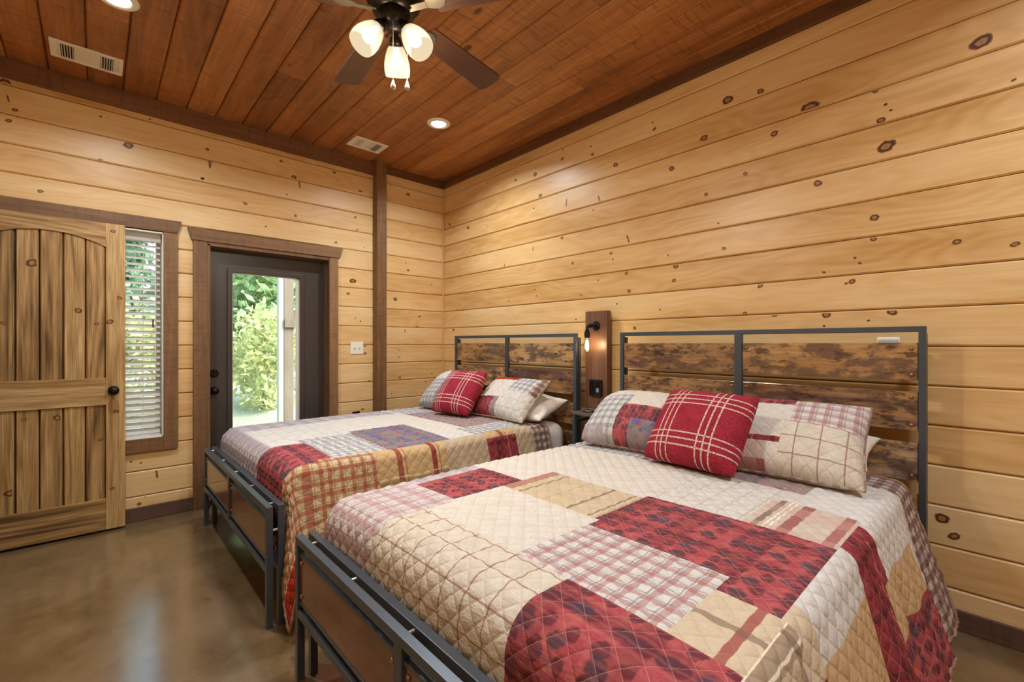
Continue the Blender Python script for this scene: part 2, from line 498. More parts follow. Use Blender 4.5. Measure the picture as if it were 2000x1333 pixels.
G = '#8c3038'
FAB = {
    'cream': fabric('cream_cotton', '#d3d0cc', '#c9c6c1'),
    'cream_smooth': fabric('pale_cream_cotton', '#d5d0c8', '#cbc5bb', bands=[('u', 0.012, 0, 0.004, '#d9d2c5', 0.4), ('v', 0.012, 0, 0.004, '#c6bca9', 0.4)]),
    'tan': fabric('tan_cotton', '#c2a57e', '#b8996f'),
    'beige': fabric('beige_cotton', '#bfae95', '#b39f85'),
    'windowpane': fabric('windowpane_cotton', '#d1cabc', '#c7bfae', bands=[('u', 0.088, 0.02, 0.005, '#8b5a48', 0.75), ('v', 0.088, 0.03, 0.005, '#8b5a48', 0.75)]),
    'windowpane_pale': fabric('pale_windowpane_cotton', '#d2cfc9', '#c8c4bc', bands=[('u', 0.075, 0.02, 0.004, '#a28d76', 0.55), ('v', 0.075, 0.03, 0.004, '#a28d76', 0.55)]),
    'crimson': fabric('crimson_print', '#a3464f', '#b05e5a', alt_scale=26, stitch='#c4948a', stitch_a=0.42, spots=[('#63323a', 0.13, 1.1, 0.15), ('#4d3d46', 0.19, 0.6, 0.42), ('#3a4456', 0.27, 2.1, 0.62)], bands=[('u', 0.19, 0.03, 0.06, '#5f2b32', 0.4), ('v', 0.21, 0.05, 0.06, '#5f2b32', 0.4), ('u', 0.027, 0.0, 0.008, '#b06a62', 0.25)]),
    'crimson_deep': fabric('deep_crimson_plaid', '#842f37', '#97434a', stitch='#d0a08e', alt_scale=26, bands=[('u', 0.17, 0.0, 0.02, '#2f2428', 0.55), ('u', 0.17, 0.03, 0.02, '#2f2428', 0.4), ('v', 0.15, 0.05, 0.02, '#2f2428', 0.45), ('u', 0.21, 0.07, 0.004, '#d9a590', 0.7)]),
    'orange_red': fabric('orange_red_print', '#a8382a', '#8d2320', alt_scale=40, spots=[('#c65b38', 0.08, 0.6, 0.6)]),
    'gingham_red': fabric('red_gingham', '#d2d0cc', '#c9c6c1', bands=[('u', 0.052, 0.0, 0.017, '#9c444b', 0.5), ('v', 0.052, 0.0, 0.017, '#9c444b', 0.5), ('u', 0.052, 0.015, 0.005, '#6f6268', 0.5), ('v', 0.052, 0.015, 0.005, '#6f6268', 0.5)]),
    'gingham_tan': fabric('tan_red_gingham', '#cab894', '#bfa980', bands=[('u', 0.058, 0.0, 0.020, '#93302c', 0.62), ('v', 0.058, 0.0, 0.020, '#93302c', 0.62), ('u', 0.058, 0.02, 0.005, '#5f4a2e', 0.4), ('v', 0.058, 0.02, 0.005, '#5f4a2e', 0.4)]),
    'gingham_grey': fabric('grey_gingham', '#cbcbcb', '#c0c0c0', bands=[('u', 0.048, 0.0, 0.02, '#6f6a68', 0.45), ('v', 0.048, 0.0, 0.02, '#6f6a68', 0.45)]),
    'gingham_dark': fabric('dark_red_gingham', '#bfb4aa', '#b5a99e', bands=[('u', 0.05, 0.0, 0.025, '#5d2a2e', 0.6), ('v', 0.05, 0.0, 0.025, '#5d2a2e', 0.6)]),
    'pink_plaid': fabric('faded_pink_plaid', '#cbc4c3', '#c0b8b7', bands=[('u', 0.085, 0.0, 0.03, '#a0646c', 0.4), ('v', 0.07, 0.0, 0.026, '#a0646c', 0.4), ('u', 0.085, 0.03, 0.006, '#6f5a63', 0.35), ('v', 0.07, 0.03, 0.005, '#6f5a63', 0.35)]),
    'lilac_plaid': fabric('faded_lilac_plaid', '#bfb8ba', '#b3aaae', bands=[('u', 0.11, 0.0, 0.05, '#8f7f88', 0.4), ('v', 0.12, 0.0, 0.05, '#9c8a90', 0.35)]),
    'blue_print': fabric('blue_and_red_print', '#8f7f78', '#6a6a82', alt_scale=9, spots=[('#5765a0', 0.22, 0.3, 0.45), ('#a04a55', 0.17, 1.7, 0.6), ('#5e5a52', 0.12, 2.6, 0.8)]),
    'grey_print': fabric('grey_crimson_print', '#988b85', '#a4777a', alt_scale=10, spots=[('#5f6478', 0.2, 0.9, 0.6), ('#b7ab9d', 0.09, 2.2, 0.7)]),
    'stripe_u': fabric('tan_stripe_down', '#c4a97f', '#bb9e72', bands=[('u', 0.22, 0.02, 0.032, '#8c3030', 0.85), ('u', 0.22, 0.055, 0.006, '#8c3030', 0.75), ('u', 0.44, 0.13, 0.03, '#8c3030', 0.8), ('v', 0.26, 0.02, 0.035, '#6b5a39', 0.5), ('v', 0.26, 0.048, 0.005, '#efe2c2', 0.6)]),
    'stripe_v': fabric('tan_stripe_across', '#c8b79c', '#bfac8f', bands=[('v', 0.24, 0.0, 0.012, '#6d5546', 0.7), ('v', 0.48, 0.2, 0.07, '#9a4a4c', 0.65), ('v', 0.48, 0.265, 0.008, '#5d4a40', 0.7), ('u', 0.17, 0.05, 0.006, '#b9a487', 0.6), ('v', 0.12, 0.06, 0.004, '#8f7b62', 0.6)]),
    'stripe_pink': fabric('rose_stripe', '#cabdae', '#c5b1a6', bands=[('v', 0.33, -0.02, 0.035, '#8e3038', 0.8), ('v', 0.33, 0.02, 0.006, '#f0e6d6', 0.9), ('v', 0.33, 0.035, 0.006, '#f0e6d6', 0.9), ('v', 0.33, 0.06, 0.02, '#6d5952', 0.8), ('v', 0.33, 0.19, 0.03, '#9a444a', 0.8), ('u', 0.24, 0.1, 0.1, '#c9a08f', 0.35)]),
    'stripe_f': fabric('taupe_stripe', '#c9b89d', '#ccbca3', bands=[('v', 0.4, -0.075, 0.06, '#8a7763', 0.7), ('v', 0.4, -0.055, 0.007, '#efe4cc', 0.9), ('v', 0.4, -0.09, 0.007, '#efe4cc', 0.9), ('v', 0.4, 0.17, 0.022, '#98403f', 0.85), ('u', 0.5, 0.10, 0.022, '#7a6353', 0.7)]),
    'sherpa': fabric('red_sherpa', '#ab3445', '#9a2a3b', stitch_a=0.0, bump=1.0, fuzzy=0.7, bands=[
        (a, 5.0, 2.5 + o, 0.0065, '#e9cfc0', 0.95) for a, o in [('u', -0.137), ('u', -0.109), ('u', -0.080), ('u', 0.063), ('u', 0.092), ('u', 0.121), ('v', -0.137), ('v', -0.108), ('v', -0.079), ('v', 0.08), ('v', 0.108), ('v', 0.138)]]),
    'binding': fabric('crimson_binding', '#a08c78', '#8c4a48', alt_scale=30, stitch_a=0.0),
    'linen': fabric('white_pillowcase', '#e2ddd6', '#dbd5cc', bump=0.25, stitch_a=0.0),
    'lining': fabric('plain_crimson_lining', '#951d2a', '#8a1a26', bump=0.3),
}

# ------------------------------------------------------------------ geometry helpers


def tag(o, label=None, cat=None, group=None, kind=None):
    if label:
        o['label'] = label
    if cat:
        o['category'] = cat
    if group:
        o['group'] = group
    if kind:
        o['kind'] = kind
    return o


def empty(name, loc=(0, 0, 0), label=None, cat=None, group=None, rz=0.0, kind=None):
    o = bpy.data.objects.new(name, None)
    o.empty_display_size = 0.1
    o.location = loc
    o.rotation_euler = (0, 0, rz)
    COL.objects.link(o)
    return tag(o, label, cat, group, kind)


def link_mesh(name, verts, faces, mat, parent=None, smooth=False, uvs=None, bevel=0.0, loc=None, uv2=None):
    """Vertices are given in the parent's space."""
    me = bpy.data.meshes.new(name)
    me.from_pydata([tuple(map(float, v)) for v in verts], [], [tuple(int(i) for i in f) for f in faces])
    if mat:
        me.materials.append(mat)
    if smooth:
        me.polygons.foreach_set('use_smooth', [True] * len(me.polygons))
    if uvs is not None:
        uvl = me.uv_layers.new(name='UVMap')
        li = np.empty(len(me.loops), dtype=np.int32)
        me.loops.foreach_get('vertex_index', li)
        uvl.data.foreach_set('uv', np.asarray(uvs, dtype=np.float32)[li].ravel())
    if uv2 is not None:
        me.uv_layers.new(name='Stitch').data.foreach_set('uv', np.asarray(uv2, dtype=np.float32)[li].ravel())
    me.update()
    o = bpy.data.objects.new(name, me)
    COL.objects.link(o)
    if parent is not None:
        o.parent = parent
    if loc is not None:
        o.location = loc
    if bevel:
        b = o.modifiers.new('bevel', 'BEVEL')
        b.width = bevel
        b.segments = 2
        b.limit_method = 'ANGLE'
    return o


def obj_of(name, mesh, parent, loc=(0, 0, 0), rot=(0, 0, 0)):
    o = bpy.data.objects.new(name, mesh)
    COL.objects.link(o)
    if parent is not None:
        o.parent = parent
    o.location = loc
    o.rotation_euler = rot
    return o


class MB:
    def __init__(s):
        s.v, s.f = [], []

    def box(s, a, b):
        (x0, y0, z0), (x1, y1, z1) = a, b
        x0, x1 = min(x0, x1), max(x0, x1)
        y0, y1 = min(y0, y1), max(y0, y1)
        z0, z1 = min(z0, z1), max(z0, z1)
        k = len(s.v)
        s.v += [(x0, y0, z0), (x1, y0, z0), (x1, y1, z0), (x0, y1, z0), (x0, y0, z1), (x1, y0, z1), (x1, y1, z1), (x0, y1, z1)]
        s.f += [(k, k + 3, k + 2, k + 1), (k + 4, k + 5, k + 6, k + 7), (k, k + 1, k + 5, k + 4), (k + 1, k + 2, k + 6, k + 5), (k + 2, k + 3, k + 7, k + 6), (k + 3, k, k + 4, k + 7)]
        return s

    def prism(s, poly, axis, lo, hi):
        """poly: list of 2D points; extruded along axis ('X','Y','Z') from lo to hi."""
        k, n = len(s.v), len(poly)
        for h in (lo, hi):
            for p, q in poly:
                s.v.append({'X': (h, p, q), 'Y': (p, h, q), 'Z': (p, q, h)}[axis])
        s.f.append(tuple(k + i for i in range(n))[::-1])
        s.f.append(tuple(k + n + i for i in range(n)))
        for i in range(n):
            j = (i + 1) % n
            s.f.append((k + i, k + j, k + n + j, k + n + i))
        return s

    def lathe(s, prof, origin=(0, 0, 0), direction=(0, 0, 1), seg=24, cap=True):
        d = Vector(direction).normalized()
        a = d.orthogonal().normalized()
        b = d.cross(a)
        o = Vector(origin)
        k = len(s.v)
        for r, h in prof:
            for i in range(seg):
                t = 2 * PI * i / seg
                s.v.append(tuple(o + d * h + (a * math.cos(t) + b * math.sin(t)) * r))
        for j in range(len(prof) - 1):
            for i in range(seg):
                i2 = (i + 1) % seg
                s.f.append((k + j * seg + i, k + j * seg + i2, k + (j + 1) * seg + i2, k + (j + 1) * seg + i))
        if cap:
            if prof[0][0] > 1e-5:
                s.f.append(tuple(k + i for i in range(seg))[::-1])
            if prof[-1][0] > 1e-5:
                s.f.append(tuple(k + (len(prof) - 1) * seg + i for i in range(seg)))
        return s

    def tube(s, pts, r, seg=10, closed=False):
        P = [Vector(p) for p in pts]
        n = len(P)
        k = len(s.v)
        prev = None
        for i, p in enumerate(P):
            if closed:
                d = P[(i + 1) % n] - P[i - 1]
            else:
                d = P[min(i + 1, n - 1)] - P[max(i - 1, 0)]
            d.normalize()
            a = prev - d * prev.dot(d) if prev is not None else d.orthogonal()
            if a.length < 1e-6:
                a = d.orthogonal()
            a.normalize()
            prev = a
            b = d.cross(a)
            for j in range(seg):
                t = 2 * PI * j / seg
                s.v.append(tuple(p + (a * math.cos(t) + b * math.sin(t)) * r))
        m = n if closed else n - 1
        for i in range(m):
            i2 = (i + 1) % n
            for j in range(seg):
                j2 = (j + 1) % seg
                s.f.append((k + i * seg + j, k + i * seg + j2, k + i2 * seg + j2, k + i2 * seg + j))
        if not closed:
            s.f.append(tuple(k + j for j in range(seg))[::-1])
            s.f.append(tuple(k + (n - 1) * seg + j for j in range(seg)))
        return s

    def build(s, name, mat, parent=None, smooth=False, bevel=0.0, autosmooth=False):
        o = link_mesh(name, s.v, s.f, mat, parent, smooth, None, bevel)
        if autosmooth:
            me = o.data
            for p in me.polygons:
                p.use_smooth = len(p.vertices) == 4
        return o


def part(name, a, b, mat, parent=None, bevel=0.0):
    """A box part whose mesh is centred on itself, so grain differs per piece."""
    c = [(a[i] + b[i]) / 2 for i in range(3)]
    h = [abs(a[i] - b[i]) / 2 for i in range(3)]
    o = MB().box((-h[0], -h[1], -h[2]), (h[0], h[1], h[2])).build(name, mat, parent, bevel=bevel)
    o.location = c
    return o


def struct(o, label, cat=None):
    o['kind'] = 'structure'
    o['label'] = label
    return o


# ------------------------------------------------------------------ planks and knots
PITCH, SEAM0 = 0.18, 1.252
PT = 0.018                                      # plank thickness


def plank_mesh(L, w):
    """Tongue-and-groove board: length along local X, face towards local -Y, joints recessed."""
    g, ch, d = 0.0016, 0.007, 0.008
    lo, hi = -w / 2 + g, w / 2 - g
    poly = [(PT, lo), (d, lo), (0.0, lo + ch), (0.0, hi - ch), (d, hi), (PT, hi)]
    mb = MB()
    k = 0
    for x in (-L / 2, L / 2):
        mb.v += [(x, p, q) for p, q in poly]
    n = len(poly)
    mb.f.append(tuple(range(n)))
    mb.f.append(tuple(range(n, 2 * n))[::-1])
    for i in range(n):
        j = (i + 1) % n
        mb.f.append((i, n + i, n + j, j))
    return mb


def knot_disc(mb, uv, x, z, s, y=-0.0006):
    size = {1: 0.0085, 2: 0.014, 3: 0.021, 4: 0.029, 5: 0.038}[abs(s)]
    streak = s < 0
    ang = random.uniform(-0.5, 0.5)
    ax, az = size * random.uniform(1.05, 1.4), size * random.uniform(0.8, 1.0)
    if streak:
        ax, az = size * 0.38, size * 1.9
        ang = random.uniform(-0.45, 0.45)
    seg = 14
    k = len(mb.v)
    mb.v.append((x, y, z))
    uv.append((0.45 if abs(s) == 1 else 0.0, 0.5))
    for i in range(seg):
        t = 2 * PI * i / seg
        r = random.uniform(0.88, 1.1)
        px, pz = ax * r * math.cos(t), az * r * math.sin(t)
        mb.v.append((x + px * math.cos(ang) - pz * math.sin(ang), y, z + px * math.sin(ang) + pz * math.cos(ang)))
        uv.append((1.0, 0.5))
    for i in range(seg):
        mb.f.append((k, k + 1 + (i + 1) % seg, k + 1 + i))


def wall_planks(parent, spans, loc_of, rot, knots, mat=PINE, zlo=0.02, zhi=2.99):
    """spans(z0,z1) -> list of (a,b) along the wall; loc_of(mid,z) -> world place of a board."""
    k = 0
    z0 = SEAM0 - PITCH * 7
    while z0 < zhi:
        a, b = max(z0, zlo), min(z0 + PITCH, zhi)
        if b - a > 0.02:
            for (s0, s1) in spans(a, b):
                L = s1 - s0
                o = plank_mesh(L, b - a).build('plank', mat, parent)
                mid, zm = (s0 + s1) / 2, (a + b) / 2
                o.location = loc_of(mid, zm)
                o.rotation_euler = rot
                mb, uv = MB(), []
                for (kp, kz, ks) in knots:
                    if a <= kz < b and s0 + 0.01 < kp < s1 - 0.01:
                        sg = -1 if rot[2] else 1
                        lz = kz - zm
                        lim = (b - a) / 2 - 0.008
                        knot_disc(mb, uv, (kp - mid) * sg, max(-lim, min(lim, lz)), ks)
                if mb.v:
                    # keep knots inside the board face
                    lim = (b - a) / 2 - 0.007
                    mb.v = [(x, y, max(-lim, min(lim, z))) for x, y, z in mb.v]
                    kn = link_mesh('knots', mb.v, mb.f, KNOT, o, False, uv)
                    kn['kind'] = 'stuff'
        z0 += PITCH


KR=[(-0.764,2.83,1),(-1.165,2.831,1),(-1.165,2.752,2),(-1.414,2.736,3),(-1.736,2.851,1),(-1.726,2.777,2),(-2.018,2.785,1),(-2.032,2.72,2),(-2.543,2.783,1),(-2.557,2.732,2),(-3.047,2.738,4),(-3.23,2.716,3),(-2.902,2.557,3),(-2.244,2.579,3),(-3.474,2.53,5),(-3.302,2.448,3),(-2.685,2.426,3),(-3.753,2.508,2),(-3.792,2.422,1),(-3.811,2.387,1),(-3.774,2.351,3),(-3.792,2.218,5),(-4.207,2.362,1),(-3.148,2.264,2),(-2.915,2.198,2),(-1.478,2.536,3),(-1.77,2.409,-3),(-2.097,2.361,-3),(-2.04,2.291,1),(-1.4,2.443,1),(-0.448,2.454,3),(-0.125,2.549,3),(-0.768,2.402,1),(-1.723,2.131,2),(-2.349,2.017,-3),(-1.013,1.993,-2),(-1.389,2.093,-2),(-2.991,2.003,1),(-3.511,2.114,3),(-3.749,1.882,3),(-3.025,1.844,2),(-2.203,1.936,2),(-2.219,1.886,1),(-2.66,1.857,1),(-1.837,1.908,2),(-4.038,1.717,2),(-4.211,1.678,2),(-3.69,1.667,1),(-3.67,1.696,1),(-3.54,1.639,1),(-3.745,1.78,2),(-2.714,1.774,3),(-2.334,1.772,2),(-2.087,1.747,1),(-1.92,1.649,1),(-2.358,1.641,2),(-2.701,1.683,2),(-1.411,1.735,1),(-1.429,1.678,1),(-1.074,1.659,1),(-3.635,1.571,1),(-3.658,1.579,2),(-3.23,1.596,2),(-2.6,1.496,1),(-2.255,1.556,1),(-1.87,1.456,1),(-0.19,1.418,3),(-2.404,1.375,2),(-3.146,1.442,2),(-3.303,1.425,2),(-3.55,1.416,3),(-3.816,1.418,3),(-3.725,1.379,1),(-3.54,1.357,1),(-4.114,2.567,5),(-3.99,0.476,4),(-4.029,0.407,3)]
KB=[(-3.231,2.873,4),(-3.218,2.786,-2),(-3.19,2.726,2),(-3.216,2.65,2),(-2.647,2.665,4),(-2.794,2.52,2),(-3.079,2.242,2),(-2.212,2.537,2),(-2.791,2.819,1),(-2.528,2.889,1),(-2.162,2.677,-4),(-2.179,2.771,2),(-2.209,2.538,1),(-1.547,2.713,3),(-1.501,2.662,-3),(-1.65,2.823,2),(-1.196,2.843,2),(-1.605,2.549,1),(-1.92,2.405,2),(-0.947,2.725,2),(-0.435,2.809,3),(-1.769,2.243,1),(-1.535,2.378,2),(-0.997,2.465,2),(-0.977,2.352,1),(-0.911,2.195,1),(-1.022,1.859,4),(-1.067,1.735,2),(-0.997,1.506,1),(-0.947,1.479,1),(-1.182,2.199,2),(-0.9,1.243,2),(-0.9,1.169,2),(-0.859,0.895,2),(-0.926,0.633,2),(-0.459,2.096,1),(-0.435,2.025,2),(-0.151,1.896,1),(-0.58,1.714,3),(-0.302,1.549,2),(-0.333,1.44,2),(-0.471,1.394,-2),(-0.535,1.195,1),(-0.54,1.127,1),(-0.151,0.943,1),(-0.529,0.918,2),(-0.62,0.758,1),(-0.227,0.859,1),(-2.633,0.427,1),(-2.579,0.41,1),(-2.489,0.316,-3),(-2.556,0.167,1),(-2.588,0.119,2)]
KD=[(-3.192,1.891,4),(-3.106,1.768,4),(-2.857,1.889,4),(-2.901,1.481,3),(-2.812,1.397,2),(-2.748,1.412,3),(-2.685,1.576,2),(-3.23,1.388,2),(-2.857,1.007,5),(-2.73,2.025,2),(-3.145,0.796,2),(-2.996,0.789,3),(-2.714,0.803,2),(-2.857,0.646,2),(-2.792,0.623,2),(-2.857,0.058,3),(-3.197,0.353,4),(-2.735,0.285,2),(-2.923,0.931,2)]

# ------------------------------------------------------------------ the room
XL, YR = -3.42, -5.6                              # left wall, rear wall (behind the camera)
DX0, DX1, DZ = -2.175, -1.245, 2.035              # exterior door opening
WX0, WX1, WZ0, WZ1 = -3.20, -2.452, 0.585, 2.075  # window opening

floor = struct(part('floor', (XL - 1.3, YR - 0.2, -0.12), (0.2, 0.2, 0.0), FLOORM), 'stained and sealed brown concrete floor')

# right wall
wr = struct(part('wall_right', (PT, YR - 0.2, 0), (0.16, 0.2, CEIL + 0.02), SUBW), 'wall of knotty pine boards behind both headboards')
wr.location = (0, 0, 0)
wr.data.transform(Matrix.Translation((0.09, (YR) / 2, (CEIL + 0.02) / 2)))
wall_planks(wr, lambda a, b: [(YR, -0.001)], lambda m, z: (0, m, z), (0, 0, -PI / 2), KR)

# back wall (door and window)
mb = MB()
for (x0, x1, z0, z1) in [(XL - 0.1, WX0, 0, CEIL), (WX0, WX1, 0, WZ0), (WX0, WX1, WZ1, CEIL), (WX1, DX0, 0, CEIL), (DX0, DX1, DZ, CEIL), (DX1, 0.16, 0, CEIL)]:
    mb.box((x0, PT, z0), (x1, 0.2, z1))
wb = struct(mb.build('wall_back', SUBW), 'wall of honey-coloured pine boards with the door and the window')


def back_spans(a, b):
    cuts = []
    if b > 0 and a < DZ + 0.0:
        cuts.append((DX0, DX1))
    if b > WZ0 and a < WZ1:
        cuts.append((WX0, WX1))
    cuts.sort()
    out, x = [], XL
    for c0, c1 in cuts:
        out.append((x, c0))
        x = c1
    out.append((x, -0.001))
    res = []
    for s0, s1 in out:                               # boards stop at the timber post
        if s0 < -0.75 < s1:
            res += [(s0, -0.745), (-0.745, s1)]
        else:
            res.append((s0, s1))
    return res


wall_planks(wb, back_spans, lambda m, z: (m, 0, z), (0, 0, 0), KB)

# left wall with the doorway, hall beyond, rear wall
HY0, HY1, HZ = -0.93, -0.12, 2.06
mb = MB()
for (y0, y1, z0, z1) in [(YR - 0.2, HY0, 0, CEIL), (HY0, HY1, HZ, CEIL), (HY1, 0.2, 0, CEIL)]:
    mb.box((XL - 0.14, y0, z0), (XL - PT, y1, z1))
wl = struct(mb.build('wall_left', SUBW), 'pine board wall with the doorway to the hall')


def left_spans(a, b):
    return [(YR, HY0), (HY1, 0.0)] if a < HZ else [(YR, 0.0)]


wall_planks(wl, left_spans, lambda m, z: (XL, m, z), (0, 0, PI / 2), [])
wq = struct(part('wall_rear', (XL - 0.14, YR - 0.16, 0), (0.16, YR - PT, CEIL), SUBW), 'pine board wall behind the photographer')
wq.location = (0, 0, 0)
wq.data.transform(Matrix.Translation(((XL + 0.02) / 2, YR - 0.089, CEIL / 2)))
wall_planks(wq, lambda a, b: [(XL, 0.0)], lambda m, z: (m, YR, z), (0, 0, PI), [])
hall = struct(MB().box((XL - 1.25, YR - 0.2, 0), (XL - 1.15, 0.2, CEIL)).box((XL - 1.25, 0.1, 0), (XL - 0.14, 0.2, CEIL)).box((XL - 1.25, YR - 0.2, 0), (XL - 0.14, YR - 0.1, CEIL)).build('wall_hall', DRYW), 'plain hall wall beyond the doorway')

# ceiling
ce = struct(part('ceiling', (XL - 1.3, YR - 0.2, CEIL + PT), (0.2, 0.2, CEIL + 0.12), SUBW), 'ceiling of dark red-brown stained boards')
ce.location = (0, 0, 0)
ce.data.transform(Matrix.Translation(((XL - 1.1) / 2, YR / 2, CEIL + 0.069)))
seam = -3.223
xs = [XL - 0.02]
while seam < -0.02:
    if seam > XL + 0.03:
        xs.append(seam)
    seam += 0.182
xs.append(0.0)
for i in range(len(xs) - 1):
    # boards are butt-jointed at random along their length
    cut = random.uniform(-3.6, -0.8)
    for (y0, y1) in ((YR, cut), (cut, 0.0)):
        o = plank_mesh(y1 - y0, xs[i + 1] - xs[i]).build('plank', CEILW, ce)
        o.matrix_local = Matrix.Translation(((xs[i] + xs[i + 1]) / 2, (y0 + y1) / 2, CEIL)) @ Matrix.Rotation(PI / 2, 4, 'Z') @ Matrix.Rotation(PI / 2, 4, 'X')
part('hall_lid', (XL - 1.3, YR - 0.2, CEIL), (XL - 0.14, 0.2, CEIL + 0.02), SUBW, ce)

# trims -------------------------------------------------------------
COLX0, COLX1, COLD = -0.822, -0.724, 0.10


def trim(name, a, b, mat, label, bevel=0.003):
    return struct(part(name, a, b, mat, None, bevel), label)


trim('trim_1', (XL, -0.028, 2.908), (COLX0, 0, CEIL), CTRIM, 'dark ceiling trim along the wall above the doors')
trim('trim_2', (COLX1, -0.024, 2.955), (-0.022, 0, CEIL), CTRIM, 'short dark ceiling trim between the timber post and the corner')
trim('trim_3', (-0.024, YR, 2.954), (0, 0.0, CEIL), CTRIMY, 'dark ceiling trim along the wall of the headboards')
trim('trim_4', (XL, YR, 2.93), (XL + 0.022, -0.03, CEIL), CTRIMY, 'dark ceiling trim along the wall with the hall doorway')
trim('trim_5', (XL, YR, 2.93), (0, YR + 0.022, CEIL), CTRIM, 'dark ceiling trim behind the photographer')
trim('trim_6', (COLX0, -COLD, 0), (COLX1, 0, CEIL), TRIMZ, 'brown timber post on the wall right of the glazed door', 0.004)
trim('trim_7', (-0.016, -0.016, 0.09), (0, 0, 2.955), plain('corner_bead', '#d7a863', 0.45), 'thin pine bead in the room corner', 0.006)
trim('baseboard_back', (WX0 - 0.2, -0.018, 0), (DX0 - 0.095, 0, 0.098), BASEX, 'dark baseboard under the blind window')
trim('baseboard_back_right', (DX1 + 0.085, -0.018, 0), (COLX0, 0, 0.098), BASEX, 'dark baseboard between the glazed door and the timber post')
trim('baseboard_corner', (COLX1, -0.018, 0), (-0.02, 0, 0.098), BASEX, 'dark baseboard between the timber post and the corner')
trim('baseboard_right', (-0.018, YR, 0), (0, 0, 0.088), BASEY, 'dark baseboard along the wall of the headboards')
trim('baseboard_left', (XL, YR, 0), (XL + 0.018, HY0 - 0.09, 0.09), BASEY, 'dark baseboard along the wall with the hall doorway')


def head_trim(name, x0, x1, z0, z1, flare, label):
    mb = MB().prism([(x0, z0), (x1, z0), (x1 + flare, z1), (x0 - flare, z1)], 'Y', -0.032, 0.0)
    return struct(mb.build(name, TRIMX, None, bevel=0.003), label)


# exterior door casing
head_trim('trim_8', -2.282, -1.152, 2.052, 2.143, 0.026, 'brown head casing with slanted ends over the glazed door')
trim('trim_9', (-2.272, -0.024, 0), (-2.182, 0, 2.052), TRIMZ, 'brown casing at the knob side of the glazed door')
trim('trim_10', (-1.247, -0.024, 0), (-1.168, 0, 2.052), TRIMZ, 'brown casing at the hinge side of the glazed door')
jamb = MB().box((DX0 - 0.007, -0.02, 0), (DX0 + 0.012, 0.18, DZ)).box((DX1 - 0.006, -0.02, 0), (DX1 + 0.0, 0.18, DZ)).box((DX0, -0.02, DZ - 0.012), (DX1, 0.18, DZ + 0.018)).build('trim_11', TRIMZ, None)
struct(jamb, 'brown jamb lining the glazed door opening')
trim('trim_12', (DX0, 0.02, 0), (DX1, 0.2, 0.015), BRONZE, 'dark metal threshold under the glazed door', 0.002)

# exterior door ------------------------------------------------------
door = struct(empty('door_1', (0, 0, 0)), 'dark bronze exterior door with one tall glass pane')
SX0, SX1, SY0, SY1 = -2.166, -1.256, 0.105, 0.148
GX0, GX1, GZ0, GZ1 = -1.998, -1.462, 0.32, 1.855
slab = MB()
for (x0, x1, z0, z1) in [(SX0, GX0, 0.018, 2.02), (GX1, SX1, 0.018, 2.02), (GX0, GX1, 0.018, GZ0), (GX0, GX1, GZ1, 2.02)]:
    slab.box((x0, SY0, z0), (x1, SY1, z1))
slab.build('slab', DOORP, door)
fr = MB()
fw = 0.03
for (x0, x1, z0, z1) in [(GX0 - fw, GX0 + 0.006, GZ0 - fw, GZ1 + fw), (GX1 - 0.006, GX1 + fw, GZ0 - fw, GZ1 + fw), (GX0, GX1, GZ0 - fw, GZ0 + 0.006), (GX0, GX1, GZ1 - 0.006, GZ1 + fw)]:
    fr.box((x0, SY0 - 0.014, z0), (x1, SY0, z1))
fr.build('lite_frame', DOORP, door, bevel=0.004)
sp = MB()
for (x0, x1, z0, z1) in [(GX0, GX0 + 0.012, GZ0, GZ1), (GX1 - 0.03, GX1, GZ0, GZ1), (GX0, GX1, GZ0, GZ0 + 0.01), (GX0, GX1, GZ1 - 0.012, GZ1)]:
    sp.box((x0, SY0 + 0.008, z0), (x1, SY0 + 0.035, z1))
tag(sp.build('glazing_spacer', WHITEP, door), 'white spacer round the glass')
part('glass', (GX0, SY0 + 0.019, GZ0), (GX1, SY0 + 0.024, GZ1), GLASS, door)
kb = MB().lathe([(0.0, -0.001), (0.031, 0.0), (0.031, 0.006), (0.022, 0.012), (0.013, 0.018), (0.012, 0.032), (0.02, 0.038), (0.027, 0.05), (0.027, 0.06), (0.019, 0.068), (0.0, 0.07)], (-2.119, SY0, 0.888), (0, -1, 0), 24)
kb.build('door_knob', BRONZE, door, smooth=True)
db = MB().lathe([(0.0, -0.001), (0.032, 0.0), (0.031, 0.012), (0.024, 0.018), (0.0, 0.02)], (-2.119, SY0, 1.027), (0, -1, 0), 24).box((-2.124, SY0 - 0.034, 1.01), (-2.114, SY0 - 0.016, 1.044))
db.build('deadbolt', BRONZE, door)
part('sweep', (SX0, SY0, 0.0155), (SX1, SY1, 0.018), BLACKP, door)

# window -------------------------------------------------------------
win = struct(empty('window_1', (0, 0, 0)), 'tall narrow window with a white slat blind, half hidden by the open plank door')
wf = MB()
for (x0, x1, z0, z1) in [(WX0, WX0 + 0.035, WZ0, WZ1), (WX1 - 0.035, WX1, WZ0, WZ1), (WX0, WX1, WZ0, WZ0 + 0.04), (WX0, WX1, WZ1 - 0.04, WZ1)]:
    wf.box((x0, 0.115, z0), (x1, 0.165, z1))
wf.build('sash', WHITEP, win)
part('glass', (WX0 + 0.03, 0.138, WZ0 + 0.03), (WX1 - 0.03, 0.143, WZ1 - 0.03), GLASS, win)
wj = MB().box((WX0 - 0.002, -0.02, WZ0), (WX0 + 0.01, 0.115, WZ1)).box((WX1 - 0.006, -0.02, WZ0), (WX1 + 0.002, 0.115, WZ1)).box((WX0, -0.02, WZ1 - 0.008), (WX1, 0.115, WZ1 + 0.002)).box((WX0, -0.02, WZ0 - 0.002), (WX1, 0.115, WZ0 + 0.008))
wj.build('jamb_lining', WHITEP, win)
